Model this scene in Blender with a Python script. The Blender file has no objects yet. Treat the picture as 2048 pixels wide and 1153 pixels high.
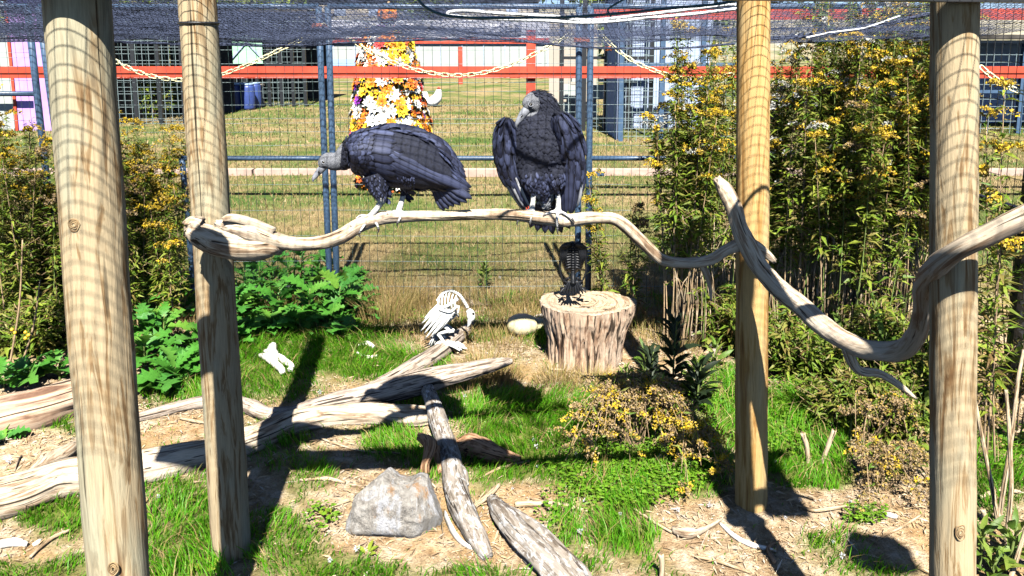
import bpy, math, random
import numpy as np
from mathutils import Vector

# ------------------------------------------------------------------ camera, sky, sun, exposure
sc = bpy.context.scene
COL = sc.collection
FPX, PPY, CAMH = 1480.0, 300.0, 1.8
PITCH = math.atan((PPY - 90.0) / FPX)
cam = bpy.data.cameras.new("camera")
cam.sensor_width = 36.0
cam.lens = FPX / 2048.0 * 36.0
cam.shift_y = -(576.5 - PPY) / 2048.0
cam.clip_start = 0.02
cam.clip_end = 2000.0
camo = bpy.data.objects.new("camera", cam)
COL.objects.link(camo)
camo.location = (0, 0, CAMH)
camo.rotation_euler = (math.pi / 2 - PITCH, 0, 0)
sc.camera = camo

SUN_EL, SUN_AZ = math.radians(51.5), math.radians(5.0)     # light travels away from the camera, drifting left
world = bpy.data.worlds.new("World")
sc.world = world
world.use_nodes = True
wn = world.node_tree.nodes
wl = world.node_tree.links
wn.clear()
sky = wn.new("ShaderNodeTexSky")
sky.sky_type = 'NISHITA'
sky.sun_disc = False
sky.sun_elevation = SUN_EL
sky.sun_rotation = math.pi - SUN_AZ
sky.air_density = 0.6
sky.dust_density = 0.0
sky.altitude = 2000.0
bg = wn.new("ShaderNodeBackground")
bg.inputs[1].default_value = 0.05
wo = wn.new("ShaderNodeOutputWorld")
wl.new(sky.outputs[0], bg.inputs[0])
wl.new(bg.outputs[0], wo.inputs[0])

sun = bpy.data.lights.new("sun", 'SUN')
sun.energy = 5.0
sun.angle = math.radians(0.5)
sun.color = (1.0, 0.96, 0.88)
suno = bpy.data.objects.new("sun", sun)
COL.objects.link(suno)
ldir = Vector((-math.sin(SUN_AZ) * math.cos(SUN_EL), math.cos(SUN_AZ) * math.cos(SUN_EL), -math.sin(SUN_EL)))
suno.rotation_euler = ldir.to_track_quat('-Z', 'Y').to_euler()
suno.location = (0.5, -4, 8)

sc.view_settings.view_transform = 'Standard'
sc.view_settings.look = 'None'
sc.view_settings.gamma = 1.0
sc.view_settings.use_curve_mapping = False
sc.view_settings.exposure = 1.7
sc.render.engine = 'CYCLES'
sc.cycles.max_bounces = 6
sc.cycles.diffuse_bounces = 0

# ------------------------------------------------------------------ geometry helpers
SP, CP = math.sin(PITCH), math.cos(PITCH)


def ray(px, py):
    u = (px - 1024.0) / FPX
    v = (PPY - py) / FPX
    return np.array([u, CP + v * SP, -SP + v * CP])


def at(px, py, Y):
    d = ray(px, py)
    t = Y / d[1]
    return np.array([d[0] * t, Y, CAMH + d[2] * t])


def pxs(Y, py=500):
    """metres per photo pixel at distance Y"""
    return Y / ray(1024, py)[1] / FPX


def topx(P):
    P = np.asarray(P, float)
    rel = P - np.array([0, 0, CAMH])
    zc = rel[..., 1] * CP - rel[..., 2] * SP
    up = rel[..., 1] * SP + rel[..., 2] * CP
    return 1024 + FPX * rel[..., 0] / zc, PPY - FPX * up / zc


_h = np.random.RandomState(7).rand(256, 256)


def vnoise(x, y, s=0):
    x = np.asarray(x, float) + s * 17.13
    y = np.asarray(y, float) + s * 5.71
    xi = np.floor(x).astype(int); yi = np.floor(y).astype(int)
    fx = x - xi; fy = y - yi
    fx = fx * fx * (3 - 2 * fx); fy = fy * fy * (3 - 2 * fy)
    a = _h[xi % 256, yi % 256]; b = _h[(xi + 1) % 256, yi % 256]
    c = _h[xi % 256, (yi + 1) % 256]; d = _h[(xi + 1) % 256, (yi + 1) % 256]
    return (a * (1 - fx) + b * fx) * (1 - fy) + (c * (1 - fx) + d * fx) * fy


def fbm(x, y, s=0, o=4):
    t = 0; a = 0.5; n = 0
    for k in range(o):
        t = t + a * vnoise(np.asarray(x) * 2 ** k, np.asarray(y) * 2 ** k, s + k * 3); n += a; a *= 0.5
    return t / n


def gh(x, y):
    """height of the ground"""
    x = np.asarray(x, float); y = np.asarray(y, float)
    near = np.clip((7.0 - y) / 1.5, 0, 1)
    z = near * (0.05 * (fbm(x * 1.3, y * 1.3, 2) - 0.5) + 0.018 * (fbm(x * 9, y * 9, 4) - 0.5)
                + 0.014 * (fbm(x * 30, y * 30, 6, 3) - 0.5))
    z = z + (1 - near) * 0.05 * (fbm(x * .5, y * .5, 3) - .5)
    far = np.clip((y - 62) / 60.0, 0, 1)
    z = z + 7.5 * far * far * (3 - 2 * far) * (0.86 + .28 * fbm(x / 25., y / 25., 9, 3))
    return z


def G(px, py):
    d = ray(px, py)
    t = -CAMH / d[2]
    for _ in range(3):
        p = d * t
        z = float(gh(p[0], p[1]))
        t = (z - CAMH) / d[2]
    p = d * t
    return np.array([p[0], p[1], CAMH + p[2]])


def catmull(pts, n):
    P = np.asarray(pts, float)
    if len(P) == 2:
        t = np.linspace(0, 1, n)[:, None]
        return P[0] * (1 - t) + P[1] * t
    Q = np.vstack([2 * P[0] - P[1], P, 2 * P[-1] - P[-2]])
    out = []
    m = len(P) - 1
    for t in np.linspace(0, m, n):
        i = min(int(t), m - 1); f = t - i
        a, b, c, d = Q[i], Q[i + 1], Q[i + 2], Q[i + 3]
        out.append(0.5 * ((2 * b) + (-a + c) * f + (2 * a - 5 * b + 4 * c - d) * f * f + (-a + 3 * b - 3 * c + d) * f ** 3))
    return np.array(out)


STUFF_PARTS = {'foliage', 'flowers', 'seed_heads', 'stems', 'dead_flowers', 'upright_wires', 'cross_wires', 'wire_mesh', 'covert_feathers', 'far_wing_feathers',
               'back_feathers', 'neck_feathers', 'thigh_feathers', 'breast_feathers', 'hood_feathers', 'belly_feathers', 'undertail_feathers', 'crown', 'small_petals'}


class MB:
    """collects faces; every vertex carries a 'grain' vector (across, across, along)"""
    def __init__(s):
        s.V = []; s.F = []; s.A = []; s.MI = []; s.n = 0

    def add(s, V, F, A=None, mi=0):
        V = np.asarray(V, float).reshape(-1, 3)
        s.V.append(V)
        s.A.append(V.copy() if A is None else np.asarray(A, float).reshape(-1, 3))
        for f in (F if isinstance(F, list) else [F]):
            f = np.asarray(f, dtype=np.int64)
            if f.size == 0: continue
            s.F.append(f + s.n); s.MI.append(np.full(len(f), mi, dtype=np.int32))
        s.n += len(V)
        return s

    def box(s, c, size, mi=0, rot=None, jit=0):
        c = np.asarray(c, float); h = np.asarray(size, float) / 2
        V = np.array([[x, y, z] for x in (-1, 1) for y in (-1, 1) for z in (-1, 1)], float) * h
        if rot is not None: V = V @ np.asarray(rot, float).T
        F = np.array([[0, 1, 3, 2], [4, 6, 7, 5], [0, 4, 5, 1], [2, 3, 7, 6], [0, 2, 6, 4], [1, 5, 7, 3]])
        return s.add(V + c, F, V, mi)

    def bar(s, a, b, w, h, mi=0, up=(0, 0, 1)):
        a = np.asarray(a, float); b = np.asarray(b, float)
        d = b - a; L = np.linalg.norm(d); d /= L
        up = np.asarray(up, float)
        sx = np.cross(d, up); sx /= np.linalg.norm(sx); uz = np.cross(sx, d)
        R = np.stack([sx, uz, d], 1)
        return s.box((a + b) / 2, (w, h, L), mi, R)

    def tube(s, pts, rad, seg=8, n=None, lump=0.0, seed=0, mi=0, cap=True, flat=1.0, jag=0.0, smooth=True, groove=0.0):
        pts = np.asarray(pts, float)
        rad = np.atleast_1d(np.asarray(rad, float))
        if len(rad) == 1: rad = np.repeat(rad, len(pts))
        if n is None: n = len(pts)
        if n != len(pts):
            r = np.interp(np.linspace(0, len(pts) - 1, n), np.arange(len(pts)), rad)
            P = catmull(pts, n)
        else:
            P, r = pts, rad
        T = np.gradient(P, axis=0)
        T /= np.linalg.norm(T, axis=1)[:, None] + 1e-12
        ref = np.array([0, 0, 1.0]) if abs(T[0][2]) < .9 else np.array([0, 1.0, 0])
        N = np.zeros_like(P)
        nn = ref - T[0] * ref.dot(T[0]); nn /= np.linalg.norm(nn)
        for i in range(n):
            nn = nn - T[i] * nn.dot(T[i]); nn /= np.linalg.norm(nn) + 1e-12
            N[i] = nn
        B = np.cross(T, N)
        L = np.concatenate([[0], np.cumsum(np.linalg.norm(np.diff(P, axis=0), axis=1))])
        th = np.arange(seg) * 2 * math.pi / seg
        c, sn = np.cos(th), np.sin(th)
        R = np.repeat(r[:, None], seg, 1)
        if lump > 0:
            k = 1.0 / max(float(np.mean(r)), 1e-4)
            a = L[:, None] * k * .35
            R = R * (1 + lump * 2 * (fbm(c[None] * 1.1 + a + seed * 3.3, sn[None] * 1.1 + a * .6 + seed, seed % 50, 3) - .5))
        if groove > 0:
            k = 1.0 / max(float(np.mean(r)), 1e-4)
            g = vnoise(np.cos(th)[None] * 5 + 20 + L[:, None] * k * .06, np.sin(th)[None] * 5 + 20 + L[:, None] * k * .05, seed + 5)
            g2 = vnoise(np.cos(th)[None] * 11 + 40 + L[:, None] * k * .1, np.sin(th)[None] * 11 + 40, seed + 8)
            R = R * (1 - groove * (np.clip(.45 - g, 0, 1) * 2 + .5 * np.clip(.4 - g2, 0, 1)))
        V = P[:, None] + R[..., None] * (N[:, None] * c[None, :, None] + B[:, None] * sn[None, :, None] * flat)
        if jag > 0:
            rs = np.random.RandomState(seed + 1)
            V[-1] += T[-1] * (rs.rand(seg)[:, None] - .3) * jag
            V[0] -= T[0] * (rs.rand(seg)[:, None] - .3) * jag
        A = np.stack([R * c[None], R * sn[None], np.repeat(L[:, None], seg, 1) + seed * 1.37], -1)
        i = np.arange(n - 1)[:, None] * seg; j = np.arange(seg)[None]; j2 = (j + 1) % seg
        F = np.stack([i + j, i + j2, i + seg + j2, i + seg + j], -1).reshape(-1, 4)
        V = V.reshape(-1, 3); A = A.reshape(-1, 3)
        Fs = [F]
        if cap:
            m = len(V)
            V = np.vstack([V, P[0], P[-1]])
            A = np.vstack([A, [0, 0, seed * 1.37], [0, 0, L[-1] + seed * 1.37]])
            jj = np.arange(seg)
            Fs.append(np.stack([np.full(seg, m), (jj + 1) % seg, jj], -1))
            e = (n - 1) * seg
            Fs.append(np.stack([np.full(seg, m + 1), e + jj, e + (jj + 1) % seg], -1))
        return s.add(V, Fs, A, mi)

    def build(s, name, mats, parent=None, smooth=True, loc=None, col=None):
        V = np.vstack(s.V); A = np.vstack(s.A)
        if loc is None: loc = np.zeros(3)
        loc = np.asarray(loc, float)
        V = V - loc
        me = bpy.data.meshes.new(name)
        me.vertices.add(len(V))
        me.vertices.foreach_set("co", V.astype(np.float32).ravel())
        ls = []; lt = []
        idx = []
        for f in s.F:
            k = f.shape[1]
            ls.append(np.full(len(f), k, dtype=np.int32)); idx.append(f.ravel())
        tot = np.concatenate(ls); loops = np.concatenate(idx).astype(np.int32)
        st = np.concatenate([[0], np.cumsum(tot)[:-1]]).astype(np.int32)
        me.loops.add(len(loops)); me.loops.foreach_set("vertex_index", loops)
        me.polygons.add(len(tot)); me.polygons.foreach_set("loop_start", st)
        me.polygons.foreach_set("material_index", np.concatenate(s.MI))
        me.polygons.foreach_set("use_smooth", np.full(len(tot), bool(smooth)))
        me.update(calc_edges=True)
        at_ = me.attributes.new("grain", 'FLOAT_VECTOR', 'POINT')
        at_.data.foreach_set("vector", A.astype(np.float32).ravel())
        for m in (mats if isinstance(mats, (list, tuple)) else [mats]): me.materials.append(m)
        o = bpy.data.objects.new(name, me)
        COL.objects.link(o)
        if parent is not None:
            o.parent = parent
            o.location = loc - np.array(WL.get(parent.name, (0, 0, 0)))
        else:
            o.location = loc
        WL[o.name] = tuple(loc)
        if name in STUFF_PARTS: o['kind'] = 'stuff'
        return o


WL = {}


def thing(name, loc, label, cat, group=None):
    o = bpy.data.objects.new(name, None); COL.objects.link(o)
    o.empty_display_size = .1
    o.location = tuple(loc); WL[o.name] = tuple(np.asarray(loc, float))
    return tag(o, label, cat, group)


def tag(o, label, cat, group=None):
    o['label'] = label; o['category'] = cat
    if group: o['group'] = group
    return o


def structure(o):
    o['kind'] = 'structure'; return o


def stuff(o):
    o['kind'] = 'stuff'; return o


def unit(v):
    v = np.asarray(v, float)
    return v / (np.linalg.norm(v, axis=-1, keepdims=True) + 1e-12)


def leafcloud(mb, base, d, up, L, W, fold=.25, droop=.25, mi=0):
    """pointed leaves, 5 vertices each"""
    base = np.asarray(base, float); d = unit(d); n = len(base)
    L = np.broadcast_to(L, n)[:, None]; W = np.broadcast_to(W, n)[:, None]
    s = unit(np.cross(d, up)); nn = np.cross(s, d)
    mid = base + d * L * .45 + nn * L * droop * .25
    V = np.stack([base, mid + s * W * .5 + nn * W * fold, mid, mid - s * W * .5 + nn * W * fold,
                  base + d * L - nn * L * droop * .3], 1)
    k = np.arange(n)[:, None] * 5
    F = np.concatenate([k + [0, 1, 2], k + [0, 2, 3], k + [1, 4, 2], k + [2, 4, 3]])
    return mb.add(V.reshape(-1, 3), F, None, mi)


def blades(mb, base, lean, H, W, az=None, rs=None, mi=0):
    """grass blades: 5 vertices, bent"""
    n = len(base)
    if az is None: az = rs.rand(n) * 2 * math.pi
    s = np.stack([np.cos(az), np.sin(az), np.zeros(n)], 1)
    H = np.broadcast_to(H, n)[:, None]; W = np.broadcast_to(W, n)[:, None]
    up = np.array([0, 0, 1.0])
    m = base + up * H * .55 + lean * H * .25
    t = base + up * H * .93 + lean * H * .85
    V = np.stack([base - s * W * .5, base + s * W * .5, m + s * W * .4, m - s * W * .4, t], 1)
    k = np.arange(n)[:, None] * 5
    mb.add(V.reshape(-1, 3), [k + [0, 1, 2, 3], k + [3, 2, 4]], None, mi)


def flecks(mb, c, size, rs, mi=0, flat=False):
    n = len(c)
    a = unit(rs.randn(n, 3)); b = unit(np.cross(a, rs.randn(n, 3)))
    if flat:
        a[:, 2] *= .25; b[:, 2] *= .25
    sz = (np.broadcast_to(size, n) * (.6 + .8 * rs.rand(n)))[:, None] * .5
    V = np.stack([c - a * sz, c + b * sz * .7, c + a * sz, c - b * sz * .7], 1)
    k = np.arange(n)[:, None] * 4
    mb.add(V.reshape(-1, 3), k + [0, 1, 2, 3], None, mi)


def feathers(mb, base, tip, nrm, W, bulge=.08, mi=0):
    """feathers with a raised shaft; base/tip/nrm arrays"""
    base = np.asarray(base, float).reshape(-1, 3); tip = np.asarray(tip, float).reshape(-1, 3)
    nrm = unit(np.asarray(nrm, float).reshape(-1, 3)); n = len(base)
    d = tip - base; L = np.linalg.norm(d, axis=1, keepdims=True)
    s = unit(np.cross(d, nrm)); W = np.broadcast_to(W, n)[:, None]
    V = []
    A = []
    for t, w in ((0, .35), (.3, .9), (.65, 1.0), (.88, .72), (1.0, .12)):
        c = base + d * t + nrm * L * bulge * math.sin(math.pi * t)
        V += [c - s * W * w * .5, c + nrm * W * .10, c + s * W * w * .5]
        for q in (-w * .5, 0, w * .5):
            A.append(np.concatenate([np.sign(q) * np.ones((n, 1)), np.zeros((n, 1)), t * np.ones((n, 1))], 1))
    V = np.stack(V, 1); A = np.stack(A, 1) + np.random.RandomState(n).rand(n, 1, 3) * [0, 9, 0]
    k = np.arange(n)[:, None] * 15
    F = []
    for r in range(4):
        for q in range(2):
            a = r * 3 + q
            F.append(k + [a, a + 1, a + 4, a + 3])
    mb.add(V.reshape(-1, 3), [np.concatenate(F)], A.reshape(-1, 3), mi)


# ------------------------------------------------------------------ materials
def newmat(name, rough=.8, spec=.3):
    m = bpy.data.materials.new(name); m.use_nodes = True
    nt = m.node_tree
    b = nt.nodes['Principled BSDF']
    b.inputs['Roughness'].default_value = rough
    b.inputs['Specular IOR Level'].default_value = spec
    return m, nt, b


def nn_(nt, typ, **kw):
    n = nt.nodes.new(typ)
    for k, v in kw.items():
        setattr(n, k, v)
    return n


def ramp(nt, fac, stops, interp='LINEAR'):
    r = nt.nodes.new('ShaderNodeValToRGB')
    r.color_ramp.interpolation = interp
    e = r.color_ramp.elements
    while len(e) < len(stops): e.new(0.5)
    for i, (p, c) in enumerate(stops):
        e[i].position = p
        e[i].color = (c[0], c[1], c[2], 1) if not np.isscalar(c) else (c, c, c, 1)
    nt.links.new(fac, r.inputs[0])
    return r.outputs[0]


def mapped(nt, scale, src='grain', loc=(0, 0, 0)):
    mp = nt.nodes.new('ShaderNodeMapping')
    mp.inputs['Scale'].default_value = scale
    mp.inputs['Location'].default_value = loc
    if src == 'grain':
        a = nt.nodes.new('ShaderNodeAttribute'); a.attribute_name = 'grain'
        nt.links.new(a.outputs['Vector'], mp.inputs[0])
    else:
        t = nt.nodes.new('ShaderNodeTexCoord'); nt.links.new(t.outputs['Object'], mp.inputs[0])
    return mp.outputs[0]


def noise(nt, vec, scale=1.0, detail=4, rough=.55, dist=0):
    n = nt.nodes.new('ShaderNodeTexNoise')
    n.inputs['Scale'].default_value = scale; n.inputs['Detail'].default_value = detail
    n.inputs['Roughness'].default_value = rough; n.inputs['Distortion'].default_value = dist
    nt.links.new(vec, n.inputs['Vector'])
    return n.outputs['Fac']


def mix(nt, f, a, b, mode='MIX'):
    m = nt.nodes.new('ShaderNodeMixRGB'); m.blend_type = mode
    for inp, v in ((m.inputs[0], f), (m.inputs[1], a), (m.inputs[2], b)):
        if isinstance(v, (int, float)): inp.default_value = v
        elif isinstance(v, tuple): inp.default_value = (*v, 1)
        else: nt.links.new(v, inp)
    return m.outputs[0]


def bump(nt, b, h, strength=.5, dist=.01):
    n = nt.nodes.new('ShaderNodeBump')
    n.inputs['Strength'].default_value = strength; n.inputs['Distance'].default_value = dist
    nt.links.new(h, n.inputs['Height']); nt.links.new(n.outputs[0], b.inputs['Normal'])


def wood(name, pale, mid, dark, streak=(55, 55, 3.0), crack=(110, 110, 1.6), blotch=None, blotch_amt=.5, wav=1.0, white=0, crackw=.40):
    m, nt, b = newmat(name, .85, .15)
    v = mapped(nt, streak)
    f = noise(nt, v, 1, 5, .6, wav)
    c = ramp(nt, f, [(.34, dark), (.45, mid), (.495, pale), (.8, tuple(min(1, x * 1.12) for x in pale))])
    if blotch:
        f2 = noise(nt, mapped(nt, (9, 9, 2.2), loc=(3, 1, 2)), 1, 3, .6)
        c = mix(nt, mixfac(nt, f2, .50, .66, blotch_amt), c, blotch)
    fine = noise(nt, mapped(nt, (260, 260, 14)), 1, 3, .6)
    c = mix(nt, .55, c, ramp(nt, fine, [(.3, .55), (.6, 1.0)]), 'MULTIPLY')
    cr = noise(nt, mapped(nt, crack, loc=(7, 3, 1)), 1, 2, .4, .4)
    k = ramp(nt, cr, [(crackw - .06, 0.12), (crackw, 1.0)])
    c = mix(nt, 1.0, c, k, 'MULTIPLY')
    if white:
        fw = noise(nt, mapped(nt, (48, 48, 22), loc=(5, 5, 5)), 1, 5, .7, .6)
        c = mix(nt, mixfac(nt, fw, .53 - white * .15, .66 - white * .15, .8), c, (.62, .62, .62))
    nt.links.new(c, b.inputs['Base Color'])
    h = nt.nodes.new('ShaderNodeMath'); h.operation = 'ADD'
    nt.links.new(f, h.inputs[0]); nt.links.new(k, h.inputs[1])
    bump(nt, b, h.outputs[0], .6, .006)
    return m


def mixfac(nt, f, lo, hi, amt):
    r = nt.nodes.new('ShaderNodeMapRange')
    r.inputs['From Min'].default_value = lo; r.inputs['From Max'].default_value = hi
    r.inputs['To Min'].default_value = 0; r.inputs['To Max'].default_value = amt
    nt.links.new(f, r.inputs['Value'])
    return r.outputs[0]


def foliage(name, cols, transl=.3, rough=.5, spec=.35):
    """per-leaf random colour between the given stops"""
    m = bpy.data.materials.new(name); m.use_nodes = True
    nt = m.node_tree; b = nt.nodes['Principled BSDF']; out = nt.nodes['Material Output']
    g = nt.nodes.new('ShaderNodeNewGeometry')
    n = len(cols)
    c = ramp(nt, g.outputs['Random Per Island'], [(i / max(1, n - 1) if n > 1 else 0, cols[i]) for i in range(n)])
    nt.links.new(c, b.inputs['Base Color'])
    b.inputs['Roughness'].default_value = rough; b.inputs['Specular IOR Level'].default_value = spec
    t = nt.nodes.new('ShaderNodeBsdfTranslucent'); nt.links.new(c, t.inputs[0])
    mx = nt.nodes.new('ShaderNodeMixShader'); mx.inputs[0].default_value = transl
    nt.links.new(b.outputs[0], mx.inputs[1]); nt.links.new(t.outputs[0], mx.inputs[2])
    nt.links.new(mx.outputs[0], out.inputs[0])
    return m


def plain(name, col, rough=.6, spec=.3, var=.25, scale=30, metal=0, bmp=.2):
    m, nt, b = newmat(name, rough, spec)
    b.inputs['Metallic'].default_value = metal
    f = noise(nt, mapped(nt, (scale,) * 3, 'obj'), 1, 4, .6)
    c = ramp(nt, f, [(.3, tuple(x * (1 - var) for x in col)), (.7, tuple(min(1, x * (1 + var)) for x in col))])
    nt.links.new(c, b.inputs['Base Color'])
    if bmp: bump(nt, b, f, bmp, .003)
    return m


M = {}
M['post'] = wood('post_wood', (.40, .315, .195), (.29, .20, .105), (.16, .09, .04), (42, 42, 3.8), (60, 60, 1.0), (.31, .32, .24), .6, 1.4, crackw=.30)
M['post_y'] = wood('post_wood_yellow', (.50, .32, .13), (.40, .23, .075), (.26, .13, .04), (34, 34, 2.2), (60, 60, 1.0), (.46, .40, .24), .4, 1.0, crackw=.32)
M['knot'] = wood('knot_wood', (.34, .25, .14), (.27, .18, .09), (.15, .09, .05), (90, 90, 30))
M['drift'] = wood('driftwood', (.52, .43, .32), (.38, .28, .19), (.20, .13, .08), (60, 60, 5), (95, 95, 3), (.62, .56, .48), .4, .8, crackw=.36)
M['drift_grey'] = wood('driftwood_grey', (.42, .35, .29), (.27, .21, .16), (.11, .08, .06), (70, 70, 4), (85, 85, 2.5), (.40, .34, .30), .5, .8, crackw=.40)
M['log_white'] = wood('log_spattered', (.31, .27, .23), (.20, .165, .13), (.10, .075, .06), (50, 50, 6), (90, 90, 3), None, .4, .8, white=.16, crackw=.36)
M['twig'] = wood('twig_wood', (.50, .40, .27), (.38, .27, .16), (.22, .14, .08), (80, 80, 10), (120, 120, 5))
M['bark'] = wood('reddish_bark', (.45, .27, .16), (.32, .17, .09), (.15, .08, .04), (60, 60, 8), (90, 90, 4))
M['stump'] = wood('stump_wood', (.52, .38, .27), (.40, .26, .17), (.16, .09, .06), (26, 26, 3.0), (42, 42, 1.6), (.55, .45, .36), .5, .9, crackw=.42)
M['board'] = wood('board_wood', (.25, .17, .10), (.18, .12, .07), (.10, .06, .03))
M['net'] = plain('net_black', (.055, .070, .125), .7, .3, .1)
M['cord_white'] = plain('cord_white', (.75, .77, .80), .6)
M['hose'] = plain('hose_teal', (.03, .10, .13), .45)
M['steel'] = plain('fence_paint_blue', (.045, .085, .15), .42, .5, .2, 12)
M['steel_dark'] = plain('fence_paint_black', (.012, .014, .018), .45, .5)
M['wire'] = plain('wire_green', (.025, .055, .055), .5, .5)
M['wire_light'] = plain('wire_galvanised', (.20, .26, .27), .5, .5)
M['red'] = plain('red_paint', (.40, .055, .028), .6, .3, .30, 5)
M['chain'] = plain('chain_yellow', (.85, .80, .48), .5, .4, .1)
M['orange_clip'] = plain('clip_orange', (.45, .13, .05), .5)
M['bone'] = plain('bone_white', (.78, .74, .66), .6, .3, .12, 60)
M['plastic_white'] = plain('plastic_white', (.78, .78, .74), .5, .4, .06, 40)
M['plastic_black'] = plain('plastic_black', (.008, .009, .012), .45, .35, .3, 60)
M['gourd'] = plain('gourd_pale', (.52, .46, .28), .5, .4, .12, 30)
M['curb'] = plain('curb_pale', (.38, .28, .23), .9, .2, .2, 8)
M['beak'] = plain('beak_grey', (.20, .21, .24), .45, .4, .3, 90)
M['claw'] = plain('claw_dark', (.08, .08, .085), .4)
M['eye'] = plain('eye_dark', (.01, .008, .006), .15, .6, .1, 10, bmp=0)


def wrinkled():
    m, nt, b = newmat('vulture_skin', .75, .25)
    vo = nt.nodes.new('ShaderNodeTexVoronoi'); vo.feature = 'DISTANCE_TO_EDGE'
    nt.links.new(mapped(nt, (60, 60, 125), 'obj'), vo.inputs['Vector'])
    f = noise(nt, mapped(nt, (60, 60, 60), 'obj'), 1, 4, .6)
    c = ramp(nt, vo.outputs['Distance'], [(0.0, (.03, .03, .04)), (.13, (.20, .21, .24)), (.45, (.42, .43, .46))])
    c = mix(nt, .5, c, ramp(nt, f, [(.3, .6), (.6, 1.0)]), 'MULTIPLY')
    nt.links.new(c, b.inputs['Base Color'])
    bump(nt, b, vo.outputs['Distance'], .9, .004)
    return m


def legskin():
    m, nt, b = newmat('vulture_leg', .8, .2)
    f = noise(nt, mapped(nt, (120, 120, 160), 'obj'), 1, 4, .6)
    nt.links.new(ramp(nt, f, [(.3, (.30, .29, .28)), (.6, (.66, .65, .63))]), b.inputs['Base Color'])
    bump(nt, b, f, .6, .003)
    return m


def plumage(name, a, bcol):
    m, nt, b = newmat(name, .62, .22)
    g = nt.nodes.new('ShaderNodeNewGeometry')
    c = ramp(nt, g.outputs['Random Per Island'], [(0, a), (1, bcol)])
    f = noise(nt, mapped(nt, (9, 5, 1.2)), 1, 2, .5)
    c = mix(nt, .5, c, ramp(nt, f, [(.35, .5), (.65, 1.0)]), 'MULTIPLY')
    at_ = nt.nodes.new('ShaderNodeAttribute'); at_.attribute_name = 'grain'
    sx = nt.nodes.new('ShaderNodeSeparateXYZ'); nt.links.new(at_.outputs['Vector'], sx.inputs[0])
    ab = nt.nodes.new('ShaderNodeMath'); ab.operation = 'ABSOLUTE'; nt.links.new(sx.outputs[0], ab.inputs[0])
    c = mix(nt, 1.0, c, ramp(nt, ab.outputs[0], [(0.0, 1.25), (.12, 1.0), (.62, .9), (.9, .22)]), 'MULTIPLY')  # edges and tips painted dark as the shade gaps between feathers
    c = mix(nt, 1.0, c, ramp(nt, sx.outputs[2], [(0.0, .7), (.5, 1.15), (.86, 1.1), (1.0, .25)]), 'MULTIPLY')
    nt.links.new(c, b.inputs['Base Color'])
    bump(nt, b, f, .3, .001)
    return m


M['skin'] = wrinkled()
M['leg'] = legskin()
M['down'] = plain('down_black', (.010, .012, .023), .85, .3, .5, 120)
M['feather'] = plumage('feather_black', (.009, .011, .026), (.058, .070, .135))
M['feather_dark'] = plumage('feather_flight', (.009, .011, .025), (.048, .058, .115))
M['feather_silver'] = plumage('feather_silver', (.35, .36, .40), (.60, .60, .62))

M['grass'] = foliage('grass_green', [(.06, .26, .008), (.13, .40, .012), (.10, .33, .010), (.24, .40, .03)], .45)
M['lawn_tan'] = foliage('lawn_straw', [(.30, .21, .10), (.40, .29, .15), (.24, .16, .07), (.16, .17, .05)], .3)
M['grass_tan'] = foliage('grass_straw', [(.40, .27, .11), (.54, .41, .18), (.32, .20, .08), (.20, .25, .05)], .35)
M['lawn'] = foliage('lawn_blades', [(.06, .13, .02), (.10, .19, .03), (.24, .20, .08), (.14, .17, .04)], .35)
M['litter'] = foliage('straw_litter', [(.50, .38, .22), (.36, .24, .13), (.62, .50, .34), (.24, .15, .08), (.55, .50, .42)], .1, .8, .1)
M['thistle'] = foliage('thistle_leaf', [(.30, .12, .02), (.40, .30, .05), (.25, .2, .1)], .1, .8, .1)
M['weed'] = foliage('weed_leaf', [(.07, .15, .02), (.13, .22, .03), (.22, .27, .05), (.08, .13, .03)], .3)
M['clover'] = foliage('clover_leaf', [(.10, .24, .015), (.18, .34, .02), (.14, .29, .03)], .35)
M['gold_leaf'] = foliage('goldenrod_leaf', [(.07, .15, .016), (.16, .25, .025), (.28, .34, .04), (.10, .18, .02), (.30, .28, .07), (.15, .09, .035)], .35)
M['gold_leaf_dark'] = foliage('goldenrod_leaf_dark', [(.06, .13, .016), (.13, .20, .02), (.24, .30, .03), (.16, .13, .04)], .3)
M['gold_flower'] = foliage('goldenrod_flower', [(.70, .46, .02), (.62, .42, .03), (.46, .32, .10), (.75, .54, .04)], .2, .8, .1)
M['brown_flower'] = foliage('dried_flower', [(.32, .22, .11), (.40, .30, .18), (.26, .17, .08), (.50, .36, .08)], .2, .8, .1)
M['fluff'] = foliage('seed_fluff', [(.55, .56, .50), (.70, .70, .66), (.45, .46, .40)], .3, .9, .1)
M['stem'] = plain('plant_stem', (.34, .24, .14), .8, .2, .4, 20)
M['stem_green'] = plain('plant_stem_green', (.14, .19, .05), .7, .3, .4, 20)
M['berry'] = plain('berry_yellow', (.65, .42, .03), .35, .5)
M['down_white'] = foliage('down_feather', [(.70, .73, .80), (.80, .82, .86)], .4, .9, .1)


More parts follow.
